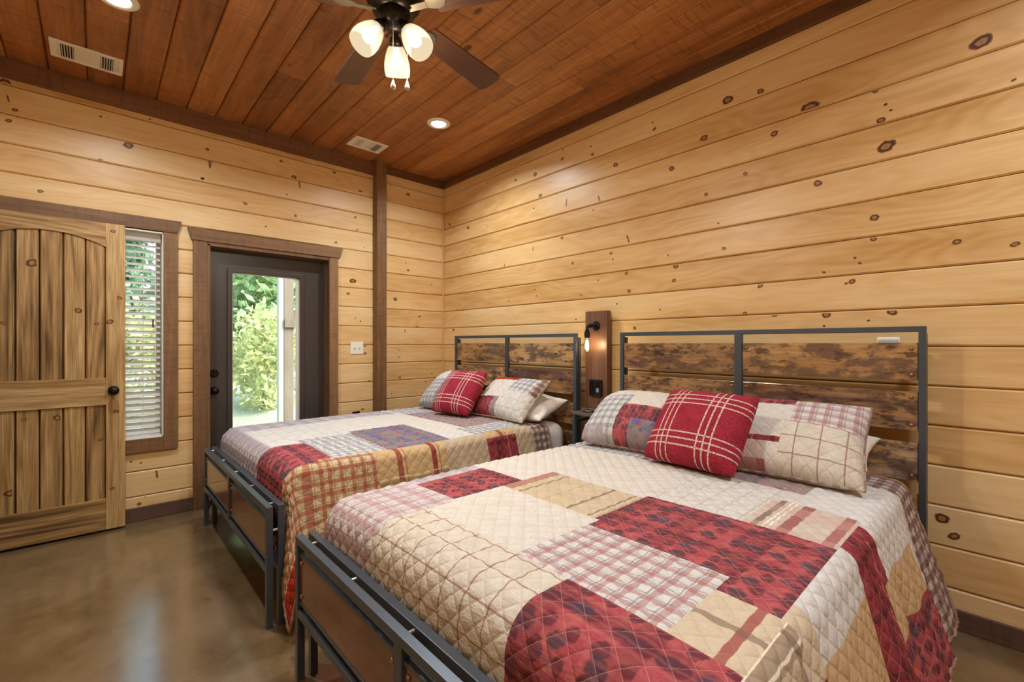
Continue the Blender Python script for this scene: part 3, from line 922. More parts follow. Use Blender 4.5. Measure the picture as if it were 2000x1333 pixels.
part('casing', (WX1, -0.024, 0.488), (-2.366, 0, 2.083), TRIMZ, win, 0.003)
part('casing', (WX0 - 0.085, -0.024, 0.488), (WX0, 0, 2.083), TRIMZ, win, 0.003)
part('casing', (WX0, -0.024, 0.488), (WX1, 0, WZ0), TRIMX, win, 0.003)
hd = MB().prism([(XL + 0.01, 2.083), (-2.366, 2.083), (-2.343, 2.174), (XL + 0.01, 2.174)], 'Y', -0.03, 0.0).build('head_casing', TRIMX, win, bevel=0.003)

blind = empty('window_blind', (-2.83, 0.05, WZ0), 'white horizontal slat blind hanging in the tall narrow window', 'blind')
bw = (WX1 - WX0) / 2 - 0.012
bcx = (WX0 + WX1) / 2 + 2.83
part('valance', (bcx - bw, -0.028, 1.42), (bcx + bw, 0.02, 1.482), BLINDW, blind, 0.003)
part('bottom_rail', (bcx - bw, -0.024, 0.004), (bcx + bw, 0.024, 0.022), BLINDW, blind, 0.003)
sm = None
for i in range(31):
    z = 0.045 + i * 0.0448
    if sm is None:
        pts = [(-0.025, 0.0), (-0.012, 0.0026), (0.0, 0.0034), (0.012, 0.0026), (0.025, 0.0), (0.012, -0.0002), (0.0, 0.0006), (-0.012, -0.0002)]
        s_ = MB().prism(pts, 'X', -bw + 0.002, bw - 0.002).build('slat', BLINDW, blind)
        sm = s_.data
    else:
        s_ = obj_of('slat', sm, blind)
    s_.location = (bcx, 0, z)
    s_.rotation_euler = (math.radians(30 if i > 6 else 48), 0, 0)
cords = MB()
for cx in (bcx + bw - 0.10, bcx - bw + 0.10):
    cords.tube([(cx, -0.024, 0.01), (cx, -0.024, 1.44)], 0.0012, 6)
    cords.tube([(cx, 0.024, 0.01), (cx, 0.024, 1.44)], 0.0012, 6)
cords.build('ladder_cord', WHITEP, blind)
MB().tube([(bcx + bw - 0.03, -0.032, 0.45), (bcx + bw - 0.03, -0.032, 1.42)], 0.0035, 8).build('tilt_wand', SWITCHW, blind)
MB().tube([(bcx + bw - 0.045, -0.03, 0.80), (bcx + bw - 0.045, -0.03, 0.855)], 0.005, 8).build('cord_tassel', plain('tassel_brown', '#7a4a38'), blind)

# interior plank door swung open against the back wall ------------------
dr = struct(empty('door_2', (0, 0, 0)), 'knotty wooden plank door with an arched upper panel standing open against the wall')
D0, D1, DYF, DYB, DB, DT = -3.415, -2.667, -0.100, -0.064, 0.014, 2.075
ST = 0.100                                        # stile width
YP = DYF + 0.010


def alder(name, a, b, mat):
    return part(name, a, b, mat, dr, 0.002)


alder('stile', (D1 - ST, DYF, DB), (D1, DYB, DT), ALDERZ)
alder('stile', (D0, DYF, DB), (D0 + ST, DYB, DT), ALDERZ)
PX0, PX1 = D0 + ST, D1 - ST
alder('bottom_rail', (PX0, DYF + 0.001, DB), (PX1, DYB, 0.222), ALDERX)
alder('lock_rail', (PX0, DYF + 0.001, 0.852), (PX1, DYB, 1.034), ALDERX)
# arched top rail
arc = []
N = 24
zc_side, zc_mid = 1.916, 1.985
for i in range(N + 1):
    x = PX0 + (PX1 - PX0) * i / N
    t = (i / N - 0.5) * 2
    arc.append((x, zc_side + (zc_mid - zc_side) * (1 - t * t)))
mbx = MB()
for i in range(N):
    (xa, za), (xb, zb) = arc[i], arc[i + 1]
    k = len(mbx.v)
    for y in (DYF + 0.001, DYB):
        mbx.v += [(xa, y, za), (xb, y, zb), (xb, y, DT), (xa, y, DT)]
    mbx.f += [(k, k + 1, k + 2, k + 3), (k + 7, k + 6, k + 5, k + 4), (k, k + 4, k + 5, k + 1), (k + 3, k + 2, k + 6, k + 7)]
mbx.build('top_rail', ALDERX, dr)
# vertical boards of both panels
seams = [PX0, -3.286, -3.182, -3.078, -2.972, -2.867, PX1]
for (z0, z1, top) in ((0.222, 0.852, False), (1.034, 1.99, True)):
    for i in range(len(seams) - 1):
        x0, x1 = seams[i] + 0.0025, seams[i + 1] - 0.0025
        za, zb = z0 - 0.004, z1 + 0.004
        c = ((x0 + x1) / 2, YP + 0.006, (za + zb) / 2)
        hx, hz = (x1 - x0) / 2, (zb - za) / 2
        poly = [(-hx, 0.004), (-hx + 0.006, -0.006), (hx - 0.006, -0.006), (hx, 0.004), (hx, 0.012), (-hx, 0.012)]
        o = MB().prism(poly, 'Z', -hz, hz).build('board', ALDERZ, dr)
        o.location = c
        kmb, kuv = MB(), []
        for (kx, kz, ks) in KD:
            if x0 + 0.008 < kx < x1 - 0.008 and za + 0.02 < kz < zb - 0.03:
                knot_disc(kmb, kuv, kx - c[0], kz - c[2], ks, -0.0066)
        if kmb.v:
            kmb.v = [(max(-hx + 0.007, min(hx - 0.007, x)), y, z) for x, y, z in kmb.v]
            kn = link_mesh('knots', kmb.v, kmb.f, KNOT, o, False, kuv)
            kn['kind'] = 'stuff'
part('panel_back', (PX0, YP + 0.016, 0.21), (PX1, YP + 0.018, 1.99), DARKGAP, dr)
kmb, kuv = MB(), []
for (kx, kz, ks) in KD:
    if kx > PX1 + 0.01:
        knot_disc(kmb, kuv, min(kx, D1 - 0.03), kz, min(ks, 3), DYF - 0.0006)
kn = link_mesh('knots', kmb.v, kmb.f, KNOT, dr, False, kuv)
kn['kind'] = 'stuff'
MB().lathe([(0.0, -0.001), (0.030, 0.0), (0.030, 0.005), (0.02, 0.011), (0.012, 0.016), (0.011, 0.03), (0.02, 0.036), (0.028, 0.048), (0.028, 0.058), (0.019, 0.067), (0.0, 0.069)], (-2.728, DYF, 0.948), (0, -1, 0), 24).build('door_knob', BRONZE, dr, smooth=True)
hg = MB()
for hz in (0.25, 1.05, 1.85):
    hg.tube([(D0 - 0.003, DYF - 0.004, hz - 0.045), (D0 - 0.003, DYF - 0.004, hz + 0.045)], 0.006, 8)
hg.build('hinge', BRONZE, dr)
# casing of the hall doorway
struct(MB().box((XL, HY0 - 0.09, 0), (XL + 0.022, HY0, HZ + 0.09)).box((XL, HY0, HZ), (XL + 0.022, HY1, HZ + 0.09)).build('trim_13', TRIMZ, bevel=0.003), 'brown casing round the hall doorway')

# switch and outlet ----------------------------------------------------
sw = empty('light_switch', (-0.984, 0, 1.223), 'white two-gang light switch plate between the glazed door and the timber post', 'light switch')
part('plate', (-0.063, -0.007, -0.058), (0.063, 0, 0.058), SWITCHW, sw, 0.003)
for sx in (-0.023, 0.023):
    t_ = MB().prism([(-0.006, -0.011), (-0.022, 0.004), (-0.019, 0.012), (-0.006, 0.006)], 'X', sx - 0.005, sx + 0.005).build('toggle', SWITCHW, sw)
ol = empty('wall_outlet', (-0.99, 0, 0.56), 'dark outlet cover low on the wall behind the far bed', 'outlet')
part('plate', (-0.038, -0.007, -0.06), (0.038, 0, 0.06), BRONZE, ol, 0.003)
for dz in (-0.024, 0.024):
    part('socket', (-0.016, -0.010, dz - 0.014), (0.016, -0.006, dz + 0.014), BLACKP, ol, 0.002)

# ceiling fittings -----------------------------------------------------
names = ['recessed ceiling light nearest the hall-side vent', 'recessed ceiling light near the room corner',
         'added unseen recessed fill light behind the camera, hall side', 'added unseen recessed fill light behind the camera, headboard side', 'added unseen recessed fill light behind the camera, mid room']
ring_me = led_me = None
for i, (dx, dy) in enumerate(DOWNS):
    d = empty('recessed_light', (dx, dy, CEIL), names[i], 'ceiling light', 'recessed ceiling lights')
    if ring_me is None:
        r_ = MB().lathe([(0.056, -0.001), (0.062, -0.010), (0.085, -0.008), (0.092, -0.003), (0.092, 0.0)], (0, 0, 0), (0, 0, 1), 40, cap=False).build('trim_ring', WHITEP, d, smooth=True)
        l_ = MB().lathe([(0.0, -0.004), (0.058, -0.003), (0.058, -0.001)], (0, 0, 0), (0, 0, 1), 32).build('led_disc', LEDM, d)
        ring_me, led_me = r_.data, l_.data
    else:
        obj_of('trim_ring', ring_me, d)
        obj_of('led_disc', led_me, d)


def vent(cx, cy, sx, sy, label, two=True):
    v = empty('ceiling_vent', (cx, cy, CEIL), label, 'vent', 'white ceiling vents')
    f = MB()
    hx, hy = sx / 2, sy / 2
    b = 0.022
    for (x0, x1, y0, y1) in [(-hx, hx, -hy, -hy + b), (-hx, hx, hy - b, hy), (-hx, -hx + b, -hy + b, hy - b), (hx - b, hx, -hy + b, hy - b)]:
        f.box((x0, y0, -0.012), (x1, y1, 0.0))
    f.build('frame', WHITEP, v, bevel=0.003)
    part('cavity_shade', (-hx + b, -hy + b, -0.003), (hx - b, hy - b, -0.001), DARKGAP, v)  # thin near-black sheet paints the shade behind the louvers
    n = 24
    span = 2 * (hx - b)
    me = None
    for i in range(n):
        x = -hx + b + span * (i + 0.5) / n
        open_ = (2 <= i <= 6) or (n - 7 <= i <= n - 3)
        tilt = math.radians(62 if open_ else 12) * (1 if i < n / 2 else -1)
        if me is None:
            o = MB().box((-span / n * 0.55, -hy + b, -0.0006), (span / n * 0.55, hy - b, 0.0006)).build('louver', WHITEP, v)
            me = o.data
        else:
            o = obj_of('louver', me, v)
        o.location = (x, 0, -0.008)
        o.rotation_euler = (0, tilt, 0)
    part('lever', (hx - 0.018, -0.012, -0.02), (hx - 0.012, 0.012, -0.012), WHITEP, v)
    return v


vent(-2.854, -0.37, 0.33, 0.215, 'white ceiling vent above the open plank door')
vent(-1.042, -0.36, 0.30, 0.205, 'white ceiling vent above the glazed door and timber post')

# ceiling fan ------------------------------------------------------------
FX, FY, BZ = -1.91, -2.48, 2.64
fan = empty('ceiling_fan', (FX, FY, CEIL), 'dark bronze ceiling fan with five dark wood blades and three lit glass shades', 'ceiling fan')
zb = BZ - CEIL
MB().lathe([(0.0, 0.0), (0.07, 0.0), (0.075, -0.02), (0.05, -0.06), (0.016, -0.075), (0.0, -0.075)], seg=32).build('canopy', BRONZE, fan, smooth=True)
MB().tube([(0, 0, -0.06), (0, 0, zb + 0.13)], 0.013, 16).build('downrod', BRONZE, fan, smooth=True)
MB().lathe([(0.0, 0.145), (0.04, 0.145), (0.062, 0.135), (0.10, 0.115), (0.115, 0.085), (0.118, 0.05), (0.105, 0.02), (0.085, 0.0), (0.085, -0.012), (0.0, -0.012)], (0, 0, zb), (0, 0, 1), 40).build('motor_housing', BRONZE, fan, smooth=True)
MB().lathe([(0.0, -0.012), (0.062, -0.012), (0.066, -0.02), (0.058, -0.055), (0.045, -0.068), (0.022, -0.078), (0.0, -0.08)], (0, 0, zb), (0, 0, 1), 32).build('light_fitter', BRONZE, fan, smooth=True)
blade_me = iron_me = None
for k in range(5):
    a = math.radians(12 + 72 * k)
    if blade_me is None:
        # blade: x along its length, rounded tip, slight taper
        out = []
        r0, r1, w0, w1 = 0.185, 0.655, 0.052, 0.068
        out += [(r0, -w0), (r1 - 0.05, -w1)]
        for i in range(1, 8):
            t = -PI / 2 + PI * i / 8
            out.append((r1 - 0.05 + 0.05 * math.cos(t), w1 * math.sin(t) * 1.0 if abs(math.sin(t)) > 0.99 else (w1 - 0.012 + 0.012 * abs(math.sin(t))) * math.sin(t) / max(abs(math.sin(t)), 0.55)))
        out += [(r1 - 0.05, w1), (r0, w0)]
        b = MB().prism(out, 'Z', -0.004, 0.004).build('blade', BLADEX, fan, bevel=0.0015)
        ir = MB().box((0.07, -0.014, -0.012), (0.15, 0.014, -0.006))
        ir.prism([(0.14, -0.012), (0.17, -0.024), (0.195, -0.03), (0.22, -0.022), (0.235, 0.0), (0.22, 0.022), (0.195, 0.03), (0.17, 0.024), (0.14, 0.012)], 'Z', -0.010, -0.0045)
        iro = ir.build('blade_iron', plain('pewter', '#6f675c', 0.35, 0.7), fan, bevel=0.002)
        blade_me, iron_me = b.data, iro.data
        iro.modifiers.clear()
    else:
        b = obj_of('blade', blade_me, fan)
        iro = obj_of('blade_iron', iron_me, fan)
    Mx = Matrix.Translation((0, 0, zb)) @ Matrix.Rotation(a, 4, 'Z') @ Matrix.Rotation(math.radians(-11), 4, 'X')
    b.matrix_local = Mx
    iro.matrix_local = Mx
for k, ang in enumerate((175, 295, 55)):
    a = math.radians(ang)
    hd_ = Vector((math.cos(a), math.sin(a), 0))
    tilt = math.radians(36)
    d = (hd_ * math.sin(tilt) + Vector((0, 0, -math.cos(tilt)))).normalized()
    o0 = Vector((0, 0, zb - 0.055)) + hd_ * 0.036
    arm = MB().lathe([(0.012, 0.0), (0.014, 0.02), (0.022, 0.03), (0.028, 0.045), (0.028, 0.06)], o0, d, 20)
    am = arm.build('light_arm', BRONZE, fan, smooth=True)
    prof = [(0.026, 0.055), (0.036, 0.068), (0.047, 0.095), (0.054, 0.125), (0.055, 0.15), (0.051, 0.172), (0.049, 0.172), (0.052, 0.15), (0.051, 0.125), (0.044, 0.096), (0.033, 0.07), (0.024, 0.058)]
    sh = MB().lathe(prof, o0, d, 32, cap=False).build('lamp_shade', SHADE, fan, smooth=True)
    bl = MB().lathe([(0.0, 0.055), (0.012, 0.06), (0.014, 0.078), (0.024, 0.098), (0.027, 0.115), (0.021, 0.132), (0.0, 0.14)], o0, d, 20).build('bulb', BULB, fan, smooth=True)
    wp = Vector((FX, FY, CEIL)) + o0 + d * 0.15
    add_light('fan_lamp', 'POINT', wp, P_FAN, WARM, 0.03)
for (cx, cy, ln) in ((-0.022, -0.036, 0.250), (0.045, -0.03, 0.225)):
    zt = zb - 0.058
    ch = MB().tube([(cx, cy, zt), (cx, cy, zt - ln)], 0.0014, 6)
    c_ = ch.build('pull_chain', NICKEL, fan)
    MB().lathe([(0.0, 0.0), (0.004, -0.004), (0.006, -0.014), (0.010, -0.024), (0.010, -0.032), (0.006, -0.040), (0.0, -0.042)], (cx, cy, zt - ln), (0, 0, 1), 14).build('chain_weight', NICKEL, c_, smooth=True)
# ------------------------------------------------------------------ beds
HW = 0.7875                                       # half width of the bed frame
BXO = -1.2                                        # x of the bed's own origin


def build_bed(yc, label):
    bed = empty('bed', (BXO, yc, 0), label, 'bed', 'twin queen beds with plank headboards')

    def B(mb, x0, x1, y0, y1, z0, z1):
        return mb.box((x0 - BXO, y0, z0), (x1 - BXO, y1, z1))

    def P(name, x0, x1, y0, y1, z0, z1, mat, parent, bevel=0.0015):
        return part(name, (x0 - BXO, y0, z0), (x1 - BXO, y1, z1), mat, parent, bevel)
    T = 0.026
    # headboard: a welded tube frame with a second frame behind it
    f0, f1, r0, r1 = -0.140, -0.115, -0.104, -0.080
    mb = MB()
    B(mb, f0, f1, -HW, HW, 1.316, 1.342)
    B(mb, f0, f1, -HW + T, HW - T, 0.36, 0.386)
    for z in (1.20, 0.93, 0.40):
        B(mb, r0, r1, -HW + T, HW - T, z, z + 0.024)
    head = mb.build('headboard', STEEL, bed, bevel=0.002)
    for y in (-HW, -T / 2 + 0.002, HW - T):
        w = T if abs(y) > 0.5 else 0.04
        P('post', f0, f1, y - (0.006 if w > T else 0), y + w - (0.006 if w > T else 0), 0.0 if w == T else 0.386, 1.316, STEEL, head)
    for y in (-HW, HW - T):
        P('back_post', r0, r1, y, y + T, 0.0, 1.31, STEEL, head)
        for z in (1.29, 1.075, 0.85):
            P('spacer', f1, r0, y + 0.005, y + T - 0.005, z - 0.008, z + 0.008, STEEL, head, 0)
    rows = [(1.100, 1.267), (0.876, 1.050), (0.650, 0.822), (0.425, 0.595)]
    bolt = MB().lathe([(0.009, 0.0), (0.0085, 0.003), (0.005, 0.006), (0.0, 0.0068)], (0, 0, 0), (-1, 0, 0), 10)
    bm = None
    for (z0, z1) in rows:
        for (y0, y1) in ((-HW + T + 0.002, -0.018), (0.018, HW - T - 0.002)):
            P('plank', -0.131, -0.114, y0, y1, z0, z1, PLANKY, head)
            for by in (y0 + 0.022, y1 - 0.022):
                for bz in (z0 + 0.025, z1 - 0.025):
                    if bm is None:
                        o = bolt.build('bolt', BRASSD, head, smooth=True)
                        bm = o.data
                    else:
                        o = obj_of('bolt', bm, head)
                    o.location = (-0.131 - BXO, by, bz)
    # footboard: twin tube frames, outer one with wood panels
    o0, o1, i0, i1 = -2.262, -2.235, -2.214, -2.187
    mb = MB()
    B(mb, o0, o1, -HW, HW, 0.513, 0.54)
    B(mb, o0, o1, -HW + T, HW - T, 0.243, 0.27)
    B(mb, i0, i1, -HW, HW, 0.513, 0.54)
    B(mb, i0, i1, -HW + T, HW - T, 0.243, 0.27)
    foot = mb.build('footboard', STEEL, bed, bevel=0.002)
    for (x0, x1) in ((o0, o1), (i0, i1)):
        for y in (-HW, HW - T):
            P('leg', x0, x1, y, y + T, 0.0, 0.513, STEEL, foot)
    P('post', o0, o1, -0.02, 0.02, 0.27, 0.513, STEEL, foot)
    P('post', i0, i1, -0.016, 0.016, 0.27, 0.513, STEEL, foot)
    for (y0, y1) in ((-HW + T + 0.001, -0.021), (0.021, HW - T - 0.001)):
        P('panel', -2.253, -2.239, y0, y1, 0.302, 0.470, PANELY, foot)
        P('panel_rim', -2.256, -2.236, y0, y1, 0.470, 0.482, STEEL, foot)
        P('panel_rim', -2.256, -2.236, y0, y1, 0.292, 0.302, STEEL, foot)
        for by in (y0 + 0.02, y1 - 0.02):
            for bz in (0.325, 0.448):
                o = obj_of('bolt', bm, foot)
                o.location = (-2.253 - BXO, by, bz)
    mb = MB()
    for y in (-0.70, -0.35, 0.0, 0.35, 0.70):
        mb.tube([(o1 - BXO, y, 0.528), (i0 - BXO, y, 0.528)], 0.005, 8)
    for y in (-HW + 0.013, HW - 0.013):
        mb.tube([(o1 - BXO, y, 0.43), (i0 - BXO, y, 0.43)], 0.006, 8)
    mb.build('spacer_bolt', NICKEL, foot)
    # rails and slats under the mattress
    for y in (-HW + 0.012, HW - 0.042):
        P('side_rail', i1, r0 - 0.035, y, y + 0.03, 0.255, 0.315, STEEL, bed)
    P('centre_rail', i1, r0 - 0.035, -0.018, 0.018, 0.255, 0.315, STEEL, bed)
    for x in (-0.75, -1.55):
        P('centre_leg', x - 0.015, x + 0.015, -0.015, 0.015, 0.0, 0.255, STEEL, bed)
    for k in range(10):
        x = -0.28 - k * 0.2
        P('slat', x - 0.03, x + 0.03, -HW + 0.02, HW - 0.02, 0.315, 0.33, STEEL, bed)
    return bed


def dup(root, loc):
    r = root.copy()
    COL.objects.link(r)
    r.location = loc
    for ch in list(root.children):
        c = ch.copy()
        COL.objects.link(c)
        c.parent = r
        for g in ch.children:
            d = g.copy()
            COL.objects.link(d)
            d.parent = c
    return r


FYC, NYC = -1.1975, -3.1625
bed_far = build_bed(FYC, 'far bed with black tube frame and rustic plank headboard, next to the glazed door wall')
bed_near = dup(bed_far, (BXO, NYC, 0))
bed_near['label'] = 'near bed with black tube frame and rustic plank headboard, closest to the camera'


def mattress(yc, label):
    o = part('mattress', (-2.158, yc - 0.732, 0.331), (-0.165, yc + 0.732, 0.668), SHEET)
    b = o.modifiers.new('bevel', 'BEVEL')
    b.width, b.segments = 0.095, 7
    for p in o.data.polygons:
        p.use_smooth = True
    return tag(o, label, 'mattress', 'mattresses on the twin beds')


mattress(FYC, 'white sheeted mattress on the far bed, its bare head end showing')
mattress(NYC, 'white sheeted mattress on the near bed under the large quilt')


def fold(d, r, flare):
    """distance along the cloth past an edge -> (horizontal, drop)"""
    d = np.maximum(d, 0)
    q = r * PI / 2
    h = np.where(d < q, r * np.sin(np.minimum(d, q) / r), r + flare * (d - q))
    z = np.where(d < q, r * (1 - np.cos(np.minimum(d, q) / r)), r + (d - q) * math.sqrt(max(0.0, 1 - flare * flare)))
    return h, z


def islands(ID, patches):
    """every connected patch of cloth on its own"""
    lab = np.zeros(ID.shape, dtype=int) - 1
    n = 0
    for i0 in range(ID.shape[0]):
        for j0 in range(ID.shape[1]):
            if lab[i0, j0] >= 0:
                continue
            k = ID[i0, j0]
            stack, cells = [(i0, j0)], []
            lab[i0, j0] = n
            while stack:
                i, j = stack.pop()
                cells.append((i, j))
                for a, b in ((i + 1, j), (i - 1, j), (i, j + 1), (i, j - 1)):
                    if 0 <= a < ID.shape[0] and 0 <= b < ID.shape[1] and lab[a, b] < 0 and ID[a, b] == k:
                        lab[a, b] = n
                        stack.append((a, b))
            n += 1
            c = np.array(cells)
            yield k, patches[k], c[:, 0], c[:, 1]


def quilt(yc, x_head, hang_far, hang_near, patches, label, flare=0.28, foot_len=0.50):
    FLAT, RY, RX, XF, ZT = 0.685, 0.062, 0.10, -2.072, 0.688
    ds = 0.01
    s = np.arange(x_head, XF - foot_len - 1e-6, -ds)
    t = np.arange(-FLAT - RY * PI / 2 - hang_near, FLAT + RY * PI / 2 + hang_far + 1e-6, ds)
    S, T = np.meshgrid(s, t, indexing='ij')
    a = np.maximum(0, XF - S)
    bn = np.maximum(0, -FLAT - T)
    bf = np.maximum(0, T - FLAT)
    b = bn + bf
    side = np.where(bn > 0, -1.0, 1.0)
    r = np.hypot(a, b)
    both = (a > 0) & (b > 0)
    ph = np.arctan2(b, np.maximum(a, 1e-9))
    ph = np.where(a <= 0, np.where(b > 0, PI / 2, 0), ph)
    hf, zf = fold(r, RX, 0.0)
    hs, zs = fold(r, RY, flare)
    c2, s2 = np.cos(ph) ** 2, np.sin(ph) ** 2
    drop = np.where(r > 0, zf * c2 + zs * s2, 0)
    hx = hf * np.cos(ph)
    hy = hs * np.sin(ph)
    # loose corner: the extra cloth stands out sideways as a fold
    ex = np.where(both, np.maximum(0, r - 0.12) * np.sin(2 * ph), 0)
    hy = hy + ex * 0.16
    hx = np.where(both, np.minimum(hf, RX) * np.cos(ph) ** 0.35 + 0.05 * np.sin(2 * ph) ** 2 * np.clip((r - 0.25) / 0.3, 0, 1), hx)
    # side ripples growing towards the hem
    rip = np.clip((b - 0.10) / 0.35, 0, 1)
    hy = hy + rip * (0.016 * np.sin(S * 2 * PI / 0.42 + side) + 0.008 * np.sin(S * 2 * PI / 0.19 + 2.0)) * np.where(a > 0.05, 0.4, 1)
    X = np.where(a > 0, XF - hx, S)
    Y = np.where(b > 0, side * (FLAT + hy), T)
    Z = ZT - drop
    # gentle unevenness and crown
    Z = Z + 0.006 * np.sin(S * 4.1 + 1.0) * np.cos(T * 3.7 + yc) * np.exp(-b * 8) - 0.012 * (np.clip(np.abs(T) / FLAT, 0, 1) ** 4) * np.exp(-b * 3)
    Z = Z + 0.012 * rip * np.sin(S * 2 * PI / 0.33 + 1.0)
    Z = np.maximum(Z, 0.012)
    P = np.stack([X, Y, Z], -1)
    du = np.gradient(P, axis=0)
    dv = np.gradient(P, axis=1)
    Nn = np.cross(dv, du)
    Nn /= np.maximum(np.linalg.norm(Nn, axis=-1, keepdims=True), 1e-9)
    up = np.where(b + a > 0.2, 0, 1)
    if (Nn[..., 2] * up).sum() < 0:
        Nn = -Nn
    # quilting: puffed diamonds between stitch lines
    p = QP
    A, Bq = (S + T) / math.sqrt(2), (S - T) / math.sqrt(2)
    da = p / 2 - np.abs(np.mod(A, p) - p / 2)
    db = p / 2 - np.abs(np.mod(Bq, p) - p / 2)
    dm = np.minimum(da, db)
    puff = 0.0048 * (1 - np.exp(-(dm / 0.011) ** 2))
    puff += 0.0012 * np.sin(S * 2 * PI / 0.033 + 3 * np.sin(T * 21)) * np.sin(T * 2 * PI / 0.047)
    # patch ids per cell
    ns, nt = len(s) - 1, len(t) - 1
    sc, tc = (s[:-1] + s[1:]) / 2, (t[:-1] + t[1:]) / 2 + yc
    ID = np.zeros((ns, nt), dtype=int)
    SS, TT = np.meshgrid(sc, tc, indexing='ij')
    for i, (fab, x0, x1, y0, y1) in enumerate(patches):
        ID[(SS >= min(x0, x1)) & (SS <= max(x0, x1)) & (TT >= min(y0, y1)) & (TT <= max(y0, y1))] = i
    # seams between patches sink a little
    seamv = np.zeros(S.shape)
    for dx, dy in ((0, 0),):
        e = np.zeros((ns + 2, nt + 2), dtype=int) - 1
        e[1:-1, 1:-1] = ID
        v4 = np.stack([e[:-1, :-1], e[1:, :-1], e[:-1, 1:], e[1:, 1:]])
        v4 = np.where(v4 < 0, v4.max(0), v4)
        seamv = (v4.max(0) != v4.min(0)).astype(float)
    puff = puff * (1 - 0.8 * seamv)
    P = P + Nn * puff[..., None]
    root = empty('quilt', (BXO, yc, 0.34), label, 'quilt', 'patchwork quilts on the twin beds')
    P[..., 0] -= BXO
    P[..., 2] -= 0.34
    idx = np.arange(S.size).reshape(S.shape)
    flip = True
    for i, (fab, x0, x1, y0, y1), cs, ct in islands(ID, patches):
        q = np.stack([idx[cs, ct], idx[cs + 1, ct], idx[cs + 1, ct + 1], idx[cs, ct + 1]], 1)
        used, inv = np.unique(q.ravel(), return_inverse=True)
        V = P.reshape(-1, 3)[used]
        uv = np.stack([S.ravel()[used] - min(x0, x1), T.ravel()[used] + yc - min(y0, y1)], 1)
        link_mesh('patch', V, inv.reshape(-1, 4)[:, ::-1], FAB[fab], root, True, uv, uv2=np.stack([S.ravel()[used], T.ravel()[used]], 1))
    loop = [P[i, 0] for i in range(0, P.shape[0], 2)] + [P[-1, j] for j in range(0, P.shape[1], 2)] + [P[i, -1] for i in range(P.shape[0] - 1, -1, -2)] + [P[0, j] for j in range(P.shape[1] - 1, -1, -2)]
    mb = MB().tube([tuple(v) for v in loop], 0.0065, 6, closed=True)
    link_mesh('binding', mb.v, mb.f, FAB['binding'], root, True, [(v[0], v[1] + v[2]) for v in mb.v])
    return root


near_patches = [
    ('cream', -9, 9, -9, 9),
    # head strip
    ('gingham_dark', -0.47, 0, -9, 9),
    # under the pillows
    ('grey_print', -0.82, -0.47, -3.69, -2.95),
    ('gingham_grey', -0.82, -0.47, -2.95, 9),
    # row of cream, windowpane, rose stripes
    ('cream_smooth', -1.285, -0.82, -3.22, 9),
    ('windowpane_pale', -1.265, -0.82, -3.66, -3.22),
    ('stripe_pink', -1.265, -0.95, -3.865, -3.60),
    ('cream', -0.95, -0.47, -9, -3.66),
    ('crimson_deep', -1.24, -1.0, -9, -3.865),
    ('tan', -1.24, -0.60, -9, -4.04),
    ('crimson', -1.05, -0.52, -9, -4.20),
    ('crimson_deep', -1.24, -1.05, -9, -4.02),
    # row with the crimson block
    ('pink_plaid', -9, -1.84, -2.82, 9),
    ('lilac_plaid', -1.84, -1.49, -2.53, 9),
    ('crimson', -1.84, -1.49, -2.80, -2.53),
    ('cream_smooth', -1.49, -1.285, -2.80, 9),
    ('stripe_v', -1.60, -1.295, -3.26, -2.80),
    ('crimson', -1.66, -1.265, -3.865, -3.26),
    ('crimson', -1.74, -1.66, -3.865, -3.72),
    ('cream', -1.66, -1.24, -4.00, -3.865),
    ('tan', -1.66, -1.24, -9, -4.00),
    # cream square and its neighbours
    ('cream_smooth', -1.97, -1.60, -3.28, -2.82),
    ('gingham_red', -1.97, -1.66, -3.72, -3.28),
    ('stripe_f', -1.97, -1.66, -9, -3.865),
    ('stripe_f', -2.20, -1.74, -9, -3.72),
    ('windowpane', -9, -1.97, -3.46, -2.82),
    ('crimson', -9, -1.97, -3.87, -3.46),
    ('stripe_f', -2.12, -1.74, -4.02, -3.87),
    ('gingham_red', -9, -2.12, -4.02, -3.87),
    ('crimson_deep', -9, -1.66, -9, -4.02),
    ('tan', -9, -1.6, -2.40, 9),
]
far_patches = [
    ('cream', -9, 9, -9, 9),
    ('gingham_dark', -0.56, 0, -9, 9),
    ('grey_print', -0.95, -0.56, -1.70, -0.85),
    ('gingham_grey', -0.95, -0.56, -0.85, 9),
    ('cream_smooth', -1.22, -0.95, -1.65, -0.70),
    ('gingham_grey', -1.02, -0.56, -1.885, -1.66),
    ('beige', -0.72, -0.56, -9, -1.86),
    ('stripe_u', -0.97, -0.72, -1.94, -1.86),
    ('crimson_deep', -0.97, -0.72, -9, -1.94),
    ('beige', -1.28, -0.97, -9, -1.86),
    ('blue_print', -1.68, -1.20, -1.86, -1.28),
    ('cream_smooth', -1.60, -1.10, -1.28, -0.80),
    ('gingham_grey', -1.95, -1.62, -1.86, -1.34),
    ('windowpane_pale', -9, -1.60, -1.34, -0.80),
    ('lilac_plaid', -9, -1.0, -0.80, 9),
    ('crimson', -9, -1.93, -1.90, -1.44),
    ('lilac_plaid', -9, -2.10, -1.44, 9),
    ('stripe_u', -1.72, -1.28, -9, -1.86),
    ('gingham_tan', -9, -1.72, -9, -1.89),
    ('gingham_tan', -2.0, -1.72, -9, -1.86),
    ('orange_red', -9, -1.90, -9, -2.27),
]
quilt(FYC, -0.40, 0.40, 0.42, far_patches, 'patchwork quilt draped over the far bed with tan striped side and grey-blue print on top')
quilt(NYC, -0.285, 0.30, 0.50, near_patches, 'patchwork quilt spread over the near bed with large crimson and cream squares')

# ------------------------------------------------------------------ pillows


